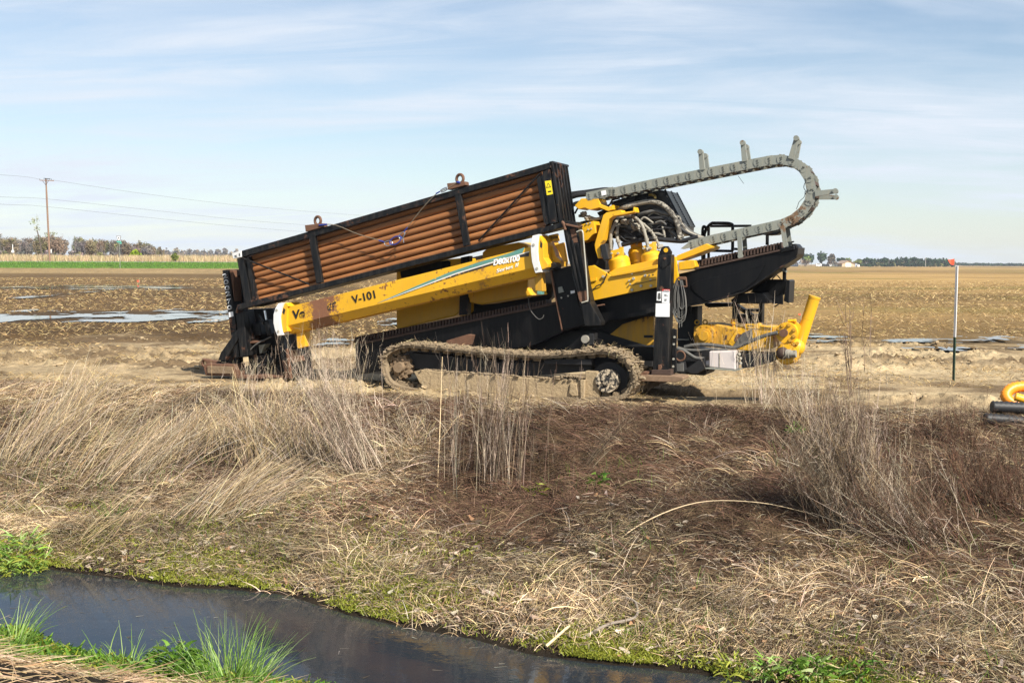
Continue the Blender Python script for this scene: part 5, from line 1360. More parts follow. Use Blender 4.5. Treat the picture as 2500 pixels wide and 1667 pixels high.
leafy(425, 1675, 520, .24, .30, 'bushy fresh green leafy weed on the near bank beside the tall grass tuft', GRN, stems=14)
leafy(55, 1375, 300, .26, .30, 'bright green waterside plant with long leaves standing in the left shallows', LG + LIME[:1], Ls=(.08, .16), W=(.012, .022))
leafy(60, 1395, 220, .20, .16, 'low lime green plant spilling into the water in front of the taller one', LIME + LG[:2], Ls=(.05, .10), W=(.012, .02))
leafy(1985, 1650, 170, .17, .14, 'round leaved bright green plant at the water edge, largest of those at bottom right', LG + GRN[1:3], W=(.02, .036))
leafy(1870, 1655, 80, .12, .15, 'thin upright green plant at the water edge left of the round leaved one', LG, W=(.012, .02))
leafy(1790, 1655, 70, .14, .16, 'small green plant growing in the shallow water by the bank', LIME, W=(.012, .02))
leafy(2110, 1655, 90, .16, .12, 'flat green plant on the wet bank right of the round leaved one', GRN, W=(.012, .02), Ls=(.06, .12))
leafy(1460, 1190, 26, .10, .16, 'small green leafy sprout at the foot of the leaning brown stems', GRN, W=(.025, .04))
leafy(1945, 1060, 60, .10, .16, 'small green plant left of the large grey bush', GRN, W=(.015, .025))
leafy(1310, 1205, 24, .12, .10, 'low green weed right of the tall twiggy stems', LIME, W=(.018, .03))

# ------------------------------------------------------------------ dead weeds and bushes, each a plant of its own
def weed(px, py, n, H_, lean, spread, label, cols, name='dead_weed_clump', cat='dead weeds', fan=.25, W=.006, br=4, brl=.16, drp=(-.05, .25), leanaz=None, fuzz=0, group=None):
    p = ghit(px, py, 80); bag = Bag(); H = H_; n = int(n * 1.35); W = W * .78
    a = rng.uniform(0, 6.28, n); r_ = spread * np.abs(rng.normal(size=n)) * .62
    x = p.x + r_ * np.cos(a) * 1.5; y = p.y + r_ * np.sin(a)
    P0 = np.stack([x, y, zg(x, y) - .02], 1)
    # lean is the sideways tilt in the picture plane (radians, + to the right)
    tl = lean + rng.normal(size=n) * fan; dp = rng.normal(size=n) * fan * .8
    vx, vy = np.tan(tl), np.tan(dp); az = np.arctan2(vy, vx); el = np.arctan2(1.0, np.hypot(vx, vy))
    L = H * rng.beta(2.2, 1.6, n) * 1.12; dr = rng.uniform(*drp, n)
    col_ = pal(n, cols, .22)
    tip = bag.bl(P0, az, el, dr, L, np.full(n, W) * rng.uniform(.7, 1.3, n), col_, seg=5, taper=.35)
    # branches along the upper half
    seg = 5
    for b in range(br):
        t = rng.uniform(.55, .98, n)
        e = el - dr * t * .5
        Q = P0 + np.stack([np.cos(e) * np.cos(az), np.cos(e) * np.sin(az), np.sin(e)], 1) * (L * t)[:, None]
        a2 = az + rng.uniform(-3.1, 3.1, n); e2 = np.clip(el + rng.uniform(-.55, .35, n), .3, 1.45)
        bl_ = H * brl * rng.uniform(.4, 1.2, n)
        tip2 = bag.bl(Q, a2, e2, rng.uniform(-.5, .2, n), bl_, np.full(n, W * .6), col_, seg=3, taper=.5)
        if fuzz:
            for f in range(fuzz):
                tt = rng.uniform(.3, 1, n)[:, None]
                Q2 = Q * (1 - tt) + tip2 * tt
                bag.bl(Q2, rng.uniform(0, 6.28, n), rng.uniform(.0, 1.4, n), rng.uniform(-.4, .4, n), H * .05 * rng.uniform(.4, 1.3, n), np.full(n, W * .5), col_, seg=1, taper=.7)
    return tag(bag.obj(name, TWIG, origin=p), label, cat, group)
G1 = 'clumps of dead weeds on the bank'
LT = [(.48, .39, .30), (.40, .32, .235), (.56, .465, .35), (.31, .235, .165)]
DK = [(.105, .074, .050), (.15, .108, .074), (.075, .052, .036), (.24, .18, .125)]
weed(1210, 1185, 130, 1.50, .02, .40, 'tallest clump of upright twiggy dead stems, in front of the crawler track', DK + LT[:2], fan=.07, W=.006, br=7, brl=.13, group=G1)
weed(1110, 1165, 45, 1.25, .05, .28, 'thin dead stems just left of the tallest twiggy clump', DK + LT, fan=.10, W=.005, br=5, brl=.13, group=G1)
weed(880, 1150, 240, 1.55, -.38, .26, 'dense grey dead weeds leaning left below the lettered yellow beam', LT + DK[:1], fan=.15, W=.0055, br=5, brl=.12, fuzz=1, group=G1)
weed(800, 960, 90, .95, -.02, .45, 'pale bushy dead weeds close in front of the low end of the beam', LT, fan=.14, W=.006, br=6, brl=.18, group=G1)
weed(625, 1120, 420, 1.10, -.02, .30, 'pale straw sheaf standing upright and drooping at the tips, below the anchor frame', STRAW + GREY, fan=.19, W=.0075, br=1, brl=.2, drp=(.1, 1.3), name='dead_grass_clump', cat='dead grass', group=G1)
weed(600, 965, 50, .62, .15, .22, 'small pale straw tuft against the foot of the anchor frame', LT, fan=.2, W=.006, br=3, brl=.2, group=G1)
weed(2120, 1285, 560, 1.34, -.34, .26, 'large grey brown dead bush leaning left, biggest plant on the bank', DK + DK + LT + STRAW[3:], fan=.20, W=.0055, br=7, brl=.14, fuzz=2, name='dead_bush', cat='dead bush', group=G1)
weed(2290, 1335, 220, 1.05, -.72, .34, 'tangled dead bush leaning far left beside the largest one', DK + LT[:1] + RED[:2], fan=.24, W=.0055, br=5, brl=.15, fuzz=1, name='dead_bush', cat='dead bush', group=G1)
weed(2440, 1240, 300, .80, -.35, .45, 'dark reddish dead bush under the black corrugated pipe', RED + RED + DK[:3], fan=.4, W=.006, br=6, brl=.2, fuzz=1, name='dead_bush', cat='dead bush', group=G1)
weed(2340, 1075, 220, .50, -.25, .45, 'low reddish brown brambles left of the black corrugated pipe', RED + RED + DK[:3], fan=.45, W=.006, br=6, brl=.25, fuzz=1, name='bramble', cat='bramble', group=G1)
weed(1420, 1150, 26, 1.35, .62, .10, 'brown stems leaning right towards the stabiliser post', DK, fan=.10, W=.007, br=4, brl=.12, drp=(.0, .3), group=G1)
weed(1640, 960, 34, .75, .45, .35, 'dark bare twigs in front of the rusty ground beam', DK + LT[:1], fan=.35, W=.005, br=5, brl=.25, group=G1)
weed(1870, 985, 60, 1.5, -.10, .28, 'pale bare branching weeds standing in front of the mud pump', LT, fan=.15, W=.006, br=7, brl=.13, group=G1)
weed(1960, 1010, 90, .75, -.1, .5, 'short pale feathery weeds at the foot of the bare saplings', LT + STRAW[:1], fan=.30, W=.005, br=4, brl=.2, fuzz=1, group=G1)
weed(300, 1160, 330, 1.20, .62, .50, 'long pale grass stalks swept right across the middle of the left bank', STRAW + GREY, fan=.19, W=.0075, br=0, drp=(-.1, .7), name='dead_grass_clump', cat='dead grass', group=G1)
weed(60, 1120, 260, 1.10, .50, .40, 'long pale grass stalks leaning right at the left edge of the bank', STRAW + GREY, fan=.12, W=.0075, br=0, drp=(-.1, .7), name='dead_grass_clump', cat='dead grass', group=G1)
weed(520, 1260, 300, 1.15, .78, .30, 'pale stalks fanning to the right from the low left bank', STRAW + GREY, fan=.19, W=.0075, br=0, drp=(.0, .5), name='dead_grass_clump', cat='dead grass', group=G1)
weed(150, 1035, 300, .95, .42, .35, 'pale bushy grass tuft on the bank crest, second from the left edge', STRAW + LT, fan=.2, W=.009, br=1, drp=(.0, .8), name='dead_grass_clump', cat='dead grass', group=G1)
weed(420, 1110, 300, .80, .50, .35, 'pale grass clump leaning right below the rusty anchor foot', STRAW + GREY, fan=.2, W=.009, br=1, drp=(.0, .8), name='dead_grass_clump', cat='dead grass', group=G1)
weed(720, 1120, 260, .85, -.20, .30, 'tan grass clump between the upright straw sheaf and the grey weeds', STRAW + LT, fan=.25, W=.009, br=1, drp=(.0, 1.0), name='dead_grass_clump', cat='dead grass', group=G1)
weed(1010, 1080, 160, .45, .1, .35, 'short tan grass clump in front of the left end of the track', STRAW + LT, fan=.4, W=.008, br=1, drp=(.2, 1.2), name='dead_grass_clump', cat='dead grass', group=G1)
weed(1720, 1060, 160, .40, .3, .45, 'low reddish brown grass clump below the ground beam', RED + DK + LT[:1], fan=.6, W=.008, br=2, drp=(.3, 1.4), name='dead_grass_clump', cat='dead grass', group=G1)
weed(190, 1330, 60, .9, .75, .35, 'thin pale stalks bent right above the green waterside plant', STRAW, fan=.16, W=.006, br=0, drp=(.0, .6), name='dead_grass_clump', cat='dead grass', group=G1)
weed(1330, 1410, 130, .38, .1, .22, 'low pale grass tussock with drooping blades above the fallen grey stick', STRAW, fan=.5, W=.007, br=0, drp=(.8, 2.2), name='dead_grass_clump', cat='dead grass', group=G1)
weed(1880, 1430, 140, .42, -.2, .28, 'low domed grass tussock combed downhill between stick and bush', STRAW + GREY, fan=.6, W=.007, br=0, drp=(.8, 2.2), name='dead_grass_clump', cat='dead grass', group=G1)
weed(2390, 1500, 160, .45, -.3, .40, 'coarse straw tussock at the right end of the low bank', STRAW + GREY, fan=.6, W=.007, br=0, drp=(.6, 2.0), name='dead_grass_clump', cat='dead grass', group=G1)
# bare saplings behind the pump side
def sapling(px, py, H, lean, label, n=5):
    p = ghit(px, py, 80); bag = Bag()
    def grow(Q, az, el, L, W, depth):
        k = len(Q); c = pal(k, [(.17, .12, .09), (.22, .16, .12)], .15)
        tip = bag.bl(Q, az, el, rng.uniform(-.25, .15, k), L, W, c, seg=4, taper=.5)
        if depth == 0: return
        for b in range(4):
            t = rng.uniform(.35, 1, k)[:, None]; Q2 = Q * (1 - t) + tip * t
            grow(Q2, az + rng.uniform(-2.6, 2.6, k), np.clip(el + rng.uniform(-.5, .25, k), .5, 1.5), L * rng.uniform(.28, .5, k), W * .55, depth - 1)
    az = rng.uniform(0, 6.28, n) * 0 + np.where(lean > 0, 0, np.pi) + rng.normal(size=n) * .4
    P0 = np.tile(np.array(p), (n, 1)) + rng.normal(size=(n, 3)) * [.05, .05, 0]
    grow(P0, az, np.pi / 2 - abs(lean) - rng.normal(size=n) * .06, H * rng.uniform(.75, 1, n), np.full(n, .016), 2)
    return tag(bag.obj('bare_sapling', TWIG, origin=p), label, 'sapling', 'bare saplings on the bank top')
sapling(2082, 968, .92, -.14, 'slender bare sapling with several stems, left one of the two', 5)
sapling(2112, 975, .98, .02, 'slender bare sapling with two straight stems, right one of the two', 2)
# single fallen stalks and sticks
def stalk(name, pts, r0, r1, colr, label, cat, rough=.8, h=.03):
    P_ = []
    for px, py, dz in pts:
        q = ghit(px, py, 60); q.z += dz; P_.append(q)
    mt_ = plain(name + '_bark', colr, .8, .3, 25, .3)
    N = (len(P_) - 1) * 5 + 1
    o = MB().tube(P_, list(np.linspace(r0, r1, N)), 7, 5).build(name, mt_)
    tag(o, label, cat); return settle(o)
stalk('fallen_reed', [(1440, 1380, .0), (1560, 1310, .10), (1700, 1268, .16), (1850, 1262, .14), (1980, 1275, .08)], .0065, .003, (.55, .42, .26), 'long pale reed stalk arching over the straw in the middle of the bank', 'reed stalk')
stalk('grey_stick', [(1420, 1572, .03), (1480, 1545, .05), (1550, 1525, .06), (1552, 1490, .06), (1530, 1470, .04), (1510, 1460, .02)], .014, .007, (.24, .20, .16), 'crooked grey stick lying on the straw near the water', 'stick')
stalk('broken_reed', [(1333, 1590, .04), (1390, 1548, .06)], .012, .010, (.62, .50, .30), 'short broken reed sticking out over the dark water', 'reed stalk')
stalk('pale_stalk', [(1068, 1190, .0), (1074, 1120, .35), (1080, 1020, .78)], .006, .003, (.70, .52, .30), 'single straight tan stalk standing beside the twiggy stems', 'stalk')

# straw caught on the crawler
bag = Bag(); n = 1500
k = rng.integers(0, len(TQ), n); k = k[[TQ[i].z > TC.z - .05 for i in k]]; n = len(k)
Pk = np.array([TQ[i] for i in k]) + np.array([TN[i] for i in k]) * rng.uniform(0, .05, (n, 1)); Pk[:, 1] += rng.uniform(-.03, .45, n)
Lk = rng.uniform(.03, .10, n) * np.where(Pk[:, 0] > TIC.x - .7, 1.5, 1)
bag.bl(Pk, rng.uniform(0, 6.28, n), rng.uniform(-1.2, 1.0, n), rng.uniform(-.4, .8, n), Lk, rng.uniform(.004, .008, n), pal(n, [(.50, .39, .22), (.40, .30, .16), (.26, .19, .11)]), seg=2)
so_ = bag.obj('straw_debris', GRASS, track)
so_.data.transform(Matrix.Translation(-(rig.matrix_world.inverted() @ MW).inverted().translation))
# ------------------------------------------------------------------ far scenery
def leafcloud(bag, cx, cy, cz, rx, ry, rz, n, size, cols, lobes=7, asp=(.4, .9)):
    """a crown: several lobes of leaf clumps, ragged and see-through"""
    lo = rng.normal(size=(lobes, 3)); lo /= np.linalg.norm(lo, axis=1, keepdims=True); lo *= rng.uniform(.25, .75, (lobes, 1)); lo[:, 2] = lo[:, 2] * .8
    rr = rng.uniform(.35, .62, lobes)
    I = rng.integers(0, lobes, n)
    d = rng.normal(size=(n, 3)); d /= np.linalg.norm(d, axis=1, keepdims=True); d *= (rng.uniform(0, 1, (n, 1)) ** .45)
    p = lo[I] + d * rr[I][:, None]
    p = p * [rx, ry, rz] + [cx, cy, cz]
    s = size * rng.uniform(.5, 1.5, n)
    a = rng.normal(size=(n, 3)); a /= np.linalg.norm(a, axis=1, keepdims=True); b = np.cross(a, rng.normal(size=(n, 3))); b /= np.linalg.norm(b, axis=1, keepdims=True)
    a = a * s[:, None]; b = b * (s * rng.uniform(*asp, n))[:, None]
    V = np.stack([p - a - b, p + a - b * .6, p + a * .8 + b, p - a * .7 + b], 1).reshape(-1, 3)
    sh = pal(lobes, cols, .16)
    bag.add(V, np.arange(n * 4).reshape(-1, 4), np.repeat(sh[I] * (1 + rng.normal(size=(n, 1)) * .12), 4, 0).clip(.004, 1))
def trunkmesh(bag, x, y, z0, z1, r, colr, lean=0):
    n = 6; V = []
    for z, rr, dx in ((z0, r, 0), ((z0 + z1) / 2, r * .8, lean * .5), (z1, r * .45, lean)):
        for i in range(n): V.append((x + dx + rr * math.cos(6.283 * i / n), y + rr * math.sin(6.283 * i / n), z))
    Fq = [[k * n + i, k * n + (i + 1) % n, (k + 1) * n + (i + 1) % n, (k + 1) * n + i] for k in range(2) for i in range(n)]
    bag.add(np.array(V), np.array(Fq), np.tile(np.array(colr), (len(V), 1)))
def baretree(bag, x, y, z0, H, colr, depth=4, n0=1, spread=.55, w=.012):
    def grow(Q, az, el, L, W, d):
        k = len(Q); tip = bag.bl(Q, az, el, rng.uniform(-.25, .2, k), L, W, pal(k, colr, .15), seg=3, taper=.6)
        if d == 0: return
        m_ = 3
        for b in range(m_):
            t = rng.uniform(.45, 1, k)[:, None]; Q2 = Q * (1 - t) + tip * t
            grow(Q2, rng.uniform(0, 6.28, k), np.clip(el + rng.uniform(-spread, spread * .7, k), .15, 1.5), L * rng.uniform(.45, .75, k), W * .62, d - 1)
    P0 = np.tile([x, y, z0], (n0, 1)); grow(P0, rng.uniform(0, 6.28, n0), np.full(n0, 1.4), np.full(n0, H * .45), np.full(n0, H * w * 2), depth)
BROWNT = [(.20, .155, .10), (.235, .185, .12), (.17, .135, .095), (.22, .185, .11)]
OLIVE = [(.185, .175, .075), (.22, .205, .095), (.16, .155, .07)]
GREYT = [(.19, .165, .15), (.16, .14, .13), (.22, .19, .17)]
PINE = [(.035, .062, .030), (.045, .078, .036), (.028, .05, .026), (.055, .085, .04)]
LIMET = [(.17, .22, .045), (.21, .25, .07)]
REDT = [(.225, .16, .105), (.20, .145, .10)]
def far(px, py, Y): q = PY(px, py, Y); return q.x, q.z
# left woods: one mass along the skyline
Y = 430; bag = Bag(); px = -620
while px < 365:
    w_ = rng.uniform(16, 34); top = np.interp(px, [-160, 0, 60, 120, 180, 250, 320, 345, 370], [575, 576, 584, 578, 582, 586, 588, 598, 606]) + rng.uniform(-6, 8)
    x, zt = far(px, top, Y); zb = 1.6; h = zt - zb; rx = w_ / 2 / F * Y * 1.2
    cols = [BROWNT, OLIVE, GREYT, BROWNT, REDT][rng.integers(0, 5)]
    yy = Y + rng.uniform(-10, 30)
    leafcloud(bag, x, yy, zb + h * .62, rx, rx, h * .42, 1500, .42, cols, 14, (.10, .28))
    for k in range(4): trunkmesh(bag, x + rng.uniform(-rx, rx), yy - 2, zb, zb + h * .75, .12, (.20, .17, .15), rng.uniform(-.6, .6))
    leafcloud(bag, x, yy - 4, zb + h * .22, rx * 1.2, rx, h * .26, 500, .40, GREYT + OLIVE[:1], 8)
    px += w_ * .26
Y = 1250; px = 330
while px < 900:
    w_ = rng.uniform(10, 18); top = 606 + (px - 340) * .010 + rng.uniform(-1.5, 3)
    x, zt = far(px, top, Y); rx = w_ / 2 / F * Y * 1.4
    leafcloud(bag, x, Y + rng.uniform(-15, 15), zt * .52, rx, rx, zt * .5, 150, 1.3, GREYT + BROWNT[:2], 7)
    px += w_ * .5
woods = bag.obj('woods', FARM_); tag(woods, 'bare grey brown spring woodland along the left skyline', kind='stuff')
# reeds beyond the road
bag = Bag(); n = 34000
xr = rng.uniform(-165, -25, n); yr = rng.uniform(211, 236, n)
bag.bl(np.stack([xr, yr, ground(xr, yr)], 1), rng.uniform(0, 6.28, n), rng.uniform(1.2, 1.57, n), rng.uniform(0, .4, n), rng.uniform(.6, 1.45, n) * (1 + .35 * (fbm(xr * .06, yr * .1, 151, 3) - .5)), rng.uniform(.05, .10, n), pal(n, [(.52, .39, .23), (.60, .46, .28), (.44, .33, .20), (.30, .27, .12)]), seg=2)
tag(bag.obj('reeds', GRASS), 'tan band of tall dry reeds beyond the road', kind='stuff')
bag = Bag(); n = 34000
xr = rng.uniform(-150, -10, n); yr = rng.uniform(190.5, 200, n); k = emb(xr) > .3; xr, yr = xr[k], yr[k]; n = len(xr)
bag.bl(np.stack([xr, yr, ground(xr, yr) - .03], 1), rng.uniform(0, 6.28, n), rng.uniform(.8, 1.5, n), rng.uniform(0, .8, n), rng.uniform(.12, .34, n), rng.uniform(.04, .07, n), pal(n, [(.12, .26, .03), (.16, .32, .04), (.20, .30, .05)]), seg=2)
tag(bag.obj('verge_grass', GREEN), 'strip of bright green grass below the far road', kind='stuff')
def tree(name, px, ytop, ybase, Y, wpx, label, cols, cat='tree', n=500, size=.45, lobes=9, crown_from=.2, group=None, asp=(.4, .9), trunk=(.16, .13, .11)):
    x, zt = far(px, ytop, Y); _, zb = far(px, ybase, Y); zb = min(zb, float(ground(x, Y))) if Y < 400 else float(ground(x, Y))
    h = zt - zb; rx = wpx / 2 / F * Y
    r = thing(name, label, cat, group); r.location = (x, Y, zb)
    b = Bag(); zc = h * (crown_from + 1) / 2
    leafcloud(b, 0, 0, zc, rx, rx, h * (1 - crown_from) / 2 * 1.05, n, size, cols, lobes, asp); b.obj('crown', FARM_, r)
    b = Bag(); trunkmesh(b, 0, 0, 0, h * .75, max(.12, rx * .07), trunk, rng.uniform(-.3, .3)); b.obj('trunk', FARM_, r); return r
GL = 'trees and bushes along the far road'
BT = (.10, .28)
tree('bare_tree', 100, 578, 635, 330, 34, 'brown bushy tree behind the base of the utility pole', OLIVE + BROWNT, n=2600, size=.40, asp=BT, group=GL)
tree('bare_tree', 22, 574, 635, 345, 36, 'broad brownish tree at the far left of the skyline', OLIVE + BROWNT, n=2600, size=.40, asp=BT, group=GL)
tree('bare_tree', 142, 577, 635, 340, 36, 'pinkish brown bare tree just right of the utility pole', REDT + GREYT, n=2600, size=.40, asp=BT, group=GL)
tree('bare_tree', 222, 586, 632, 350, 34, 'reddish brown tree left of the road sign', REDT + BROWNT, n=2300, size=.40, asp=BT, group=GL)
tree('bare_tree', 308, 588, 632, 350, 28, 'russet tree just right of the road sign', REDT, n=2300, size=.40, asp=BT, group=GL)
tree('green_bush', 331, 608, 622, 245, 36, 'rounded yellow green bush in front of the russet tree', [(.20, .27, .02), (.26, .33, .03)], 'bush', n=700, size=.22, crown_from=0, group=GL)
tree('green_bush', 428, 615, 636, 210, 19, 'small lone green shrub in the reeds beyond the road', [(.13, .17, .04), (.19, .22, .05)], 'bush', n=320, size=.18, crown_from=.05, group=GL)
# tall thin lone tree by the pole
x, zt = far(92, 532, 310); r = thing('lone_tree', 'tall thin pale crowned tree leaning over the others beside the utility pole', 'tree', GL); r.location = (x, 310, 1.6)
b = Bag(); H = zt - 1.6
trunkmesh(b, 1.0, 0, 0, H * .45, .32, (.12, .095, .075), -.5); trunkmesh(b, .5, 0, H * .42, H * .8, .22, (.12, .095, .075), -.9); trunkmesh(b, .6, 0, H * .40, H * .62, .14, (.12, .095, .075), 2.4); trunkmesh(b, .2, 0, 0, H * .35, .2, (.12, .095, .075), -1.2)
b.obj('trunk', FARM_, r); b = Bag(); PALE = [(.30, .33, .22), (.24, .26, .17), (.36, .38, .28)]
leafcloud(b, -.9, 0, H * .92, 1.5, 1.2, H * .09, 90, .16, PALE, 6); leafcloud(b, -.3, 0, H * .77, .9, .9, H * .10, 50, .15, PALE, 6); leafcloud(b, 2.4, 0, H * .62, 1.5, 1.2, H * .09, 70, .15, PALE, 6); leafcloud(b, 4.4, 0, H * .66, 1.0, 1, H * .08, 40, .15, PALE, 5)
baretree(b, -.3, 0, H * .72, H * .3, PALE, 3, 2); b.obj('crown', FARM_, r)
x, zt = far(148, 574, 335); b = Bag(); baretree(b, x, 335, 1.6, (zt - 1.6) * .9, [(.24, .19, .15)], 4, 2, w=.007)
o = b.obj('bare_tree', FARM_, origin=(x, 335, 1.6)); tag(o, 'leafless tree with fine branches against the sky right of the pole', 'tree', GL)

# utility pole and its wires
Yp = 211; x, zt = far(112, 436, Yp); x2, _ = far(121.5, 636, Yp); zb = float(ground(x2, Yp))
up = thing('utility_pole', 'tall brown wooden utility pole with crossarm beside the far road', 'utility pole')
WOOD = plain('pole_wood', (.235, .145, .095), .9, .25, 6, .2)
MB().tube([(x2, Yp, zb), ((x + x2) / 2, Yp, (zt + zb) / 2), (x, Yp, zt)], [.19] * 3 + [.16] * 4 + [.13] * 3, 12, 4).build('pole', WOOD, up)
xa, za = far(98, 440.5, Yp); xb, zb2 = far(130, 443, Yp - .5)
MB().bar((xa, Yp - .2, za), (xb, Yp - .2, za - .08), .12, .14).build('crossarm', WOOD, up)
for s in (-1, 1): MB().bar((x + s * .55, Yp - .2, za - .1), (x + .03, Yp - .2, za - .85), .05, .06).build('crossarm_brace', DARK, up)
MB().bar((x - .3, Yp - .25, zt - .02), (x + .9, Yp - .25, zt - .06), .08, .1).build('top_bar', DARK, up)
for dx in (-1.03, .45, .8, 1.1): MB().cyl((x + dx, Yp - .2, za + .05), (x + dx, Yp - .2, za + .28), .055, .04, n=8).build('insulator', DARK, up)
xm, zm = far(125, 613, Yp); MB().box(xm + .02, xm + .14, Yp - .3, Yp - .1, zm - .35, zm + .35).build('white_marker', STK, up)
settle(up)
WIRE = plain('wire_grey', (.20, .21, .23), .6, .1, 5, 0)
def wire(pts, Ys, label):
    o = MB().tube([PY(px, py, Yv) for (px, py), Yv in zip(pts, Ys)], .027, 5, 6).build('power_wire', WIRE); tag(o, label, 'power wire', 'power wires by the road'); settle(o)
wire([(-700, 392), (0, 427), (96, 438)], [140, 202, 211], 'highest wire left of the utility pole')
wire([(129, 440), (350, 473), (600, 503), (865, 525), (1100, 540)], [211, 235, 265, 300, 330], 'highest wire running right from the utility pole')
wire([(-700, 455), (0, 481), (113, 486), (350, 511), (600, 538), (865, 558)], [140, 202, 210.7, 235, 265, 300], 'middle wire fixed to the side of the utility pole')
wire([(-700, 475), (0, 499), (115, 505), (350, 530), (600, 555), (865, 575)], [140, 202, 210.7, 235, 265, 300], 'lowest wire fixed to the side of the utility pole')
# road sign
Ys = 191; x, zt = far(290, 576, Ys); zb = float(ground(x, Ys)); k = Ys / F
sg = thing('road_sign', 'small road sign on a grey post, white shield above green name plates', 'road sign')
MB().box(x - .045 + .1, x + .045 + .1, Ys, Ys + .06, zb, zt - .3).build('sign_post', GALV, sg)
def plate(pts, y0, y1, mat, nm): 
    a = [Vector((x + px * k, y0, zt - py * k)) for px, py in pts]; b2 = [Vector((p.x, y1, p.z)) for p in a]; n = len(a)
    return MB().add(a + b2, [list(range(n)), list(range(n, 2 * n))[::-1]] + [[i, i + n, (i + 1) % n + n, (i + 1) % n] for i in range(n)]).build(nm, mat, sg)
plate([(-5.2, 0), (5.2, 0), (5.0, 4), (3, 9), (2.4, 12), (-2.4, 12), (-3, 9), (-5, 4)], Ys - .06, Ys - .02, DARK, 'shield_back')
plate([(-4.2, 1), (4.2, 1), (4, 4), (2.2, 8.6), (1.6, 11.2), (-1.6, 11.2), (-2.2, 8.6), (-4, 4)], Ys - .08, Ys - .06, STK, 'shield_face')
plate([(-1, 3), (1, 3), (1.2, 5), (.6, 8), (-.8, 8), (-.2, 6), (-1.2, 5)], Ys - .10, Ys - .08, DARK, 'route_number')
SGN = plain('sign_green', (.10, .42, .34), .5, .05, 5, 0)
plate([(-4.8, 12.6), (5.6, 12.6), (5.6, 15.6), (-4.8, 15.6)], Ys - .07, Ys - .03, SGN, 'name_plate'); plate([(-1, 15.8), (6.2, 15.8), (6.2, 19.4), (-1, 19.4)], Ys + .03, Ys + .06, SGN, 'name_plate')
settle(sg)
q, z = far(30.5, 612, 236); o = MB().box(q - .22, q + .22, 236, 236.3, z - .4, z + .1).box(q - .06, q + .06, 236.1, 236.2, z + .1, z + 1.3).build('white_marker_post', STK); tag(o, 'small white marker post standing in the reeds at far left', 'marker post'); settle(o)

# right skyline: farm, pines
Y = 800
bag = Bag(); px = 2095
while px < 3100:
    low = px > 2330; w_ = rng.uniform(9, 18)
    top = (641 + (px - 2330) * .018 + rng.uniform(-1.2, 1.5)) if low else (np.interp(px, [2095, 2130, 2165, 2175, 2190, 2250, 2300, 2330], [630, 628, 629, 634, 628, 628, 629, 637]) + rng.uniform(-1.5, 2))
    if 2164 < px < 2180: cols = GREYT
    else: cols = PINE
    Yt = Y + (500 if low else 40) + rng.uniform(-15, 15)
    x, zt = far(px, top, Yt); rx = w_ / 2 / F * Yt * 1.25
    leafcloud(bag, x, Yt, zt * .55, rx, rx, zt * .45, 260, .55 * (1.6 if low else 1), cols, 8)
    for k in range(2): trunkmesh(bag, x + rng.uniform(-rx, rx), Yt - rx * .6, 0, zt * .6, .22, (.16, .12, .10))
    px += w_ * .55
px = 2085
while px < 2330:
    w_ = rng.uniform(9, 16); x, zt = far(px, 641 + rng.uniform(-3, 2), Y - 10); rx = w_ / 2 / F * Y
    leafcloud(bag, x, Y - 10, zt * .45, rx * 1.2, rx, zt * .45, 120, .5, PINE + OLIVE[:1], 6); px += w_ * .6
pw = bag.obj('pine_woods', FARM_); tag(pw, 'dark pine woodland along the right skyline', kind='stuff')
GR = 'trees around the far farm'
tree('pine_tree', 1965, 611, 649, Y - 10, 26, 'rounded dark pine nearest the rear of the rig', PINE, n=700, size=.55, crown_from=.35, group=GR)
tree('yellow_green_tree', 1968, 625, 650, Y - 25, 30, 'yellow green tree in front of the rounded dark pine', LIMET + BROWNT, n=600, size=.45, crown_from=.05, group=GR)
tree('pine_tree', 1981, 618, 649, Y, 14, 'narrow pine between the two large pines', PINE + OLIVE, n=300, size=.5, group=GR)
tree('pine_tree', 2007, 615, 649, Y - 15, 25, 'large dark pine left of the tan barn', PINE, n=900, size=.5, crown_from=.05, group=GR)
tree('bare_tree', 2029, 615, 649, Y - 12, 26, 'large brown bare tree between dark pine and barn', [(.19, .15, .11), (.16, .125, .09), (.08, .085, .045)], n=900, size=.45, crown_from=.05, group=GR)
tree('pine_tree', 2054, 626, 649, Y + 10, 24, 'dark pine behind the white shed', PINE, n=500, size=.5, group=GR)
tree('yellow_green_tree', 2070, 628, 648, Y + 12, 22, 'pale yellow green tree behind the barn roof', LIMET, n=500, size=.45, crown_from=.05, group=GR)
tree('yellow_green_tree', 2094, 630, 650, Y + 8, 24, 'yellow green tree right of the tan barn', LIMET + OLIVE, n=500, size=.45, crown_from=.05, group=GR)
def bld(px0, px1, ytop, Yb, name): pass
def fbox(px0, px1, py0, py1, Yv, depth, mat, name, parent=None):
    a = PY(px0, py1, Yv); b = PY(px1, py0, Yv); z0 = min(a.z, 0.0) if py1 > 648 else a.z
    return MB().box(a.x, b.x, Yv, Yv + depth, z0, b.z).build(name, mat, parent)
TAN = plain('tan_siding', (.50, .38, .25), .8, .08, 1, 0); WSID = plain('white_siding', (.72, .72, .72), .7, .06, 1, 0); BLUEG = plain('grey_siding', (.34, .38, .44), .8, .08, 1, 0); ROOFM = plain('roof_shingle', (.34, .24, .17), .9, .15, 2, 0)
bn = thing('barn', 'tan gabled barn with a wide white door on the far right skyline', 'barn')
a = PY(2055.6, 650.6, Y - 30); b_ = PY(2087, 636.5, Y - 30); e_ = PY(2087, 643.5, Y - 30); cx = (a.x + b_.x) / 2
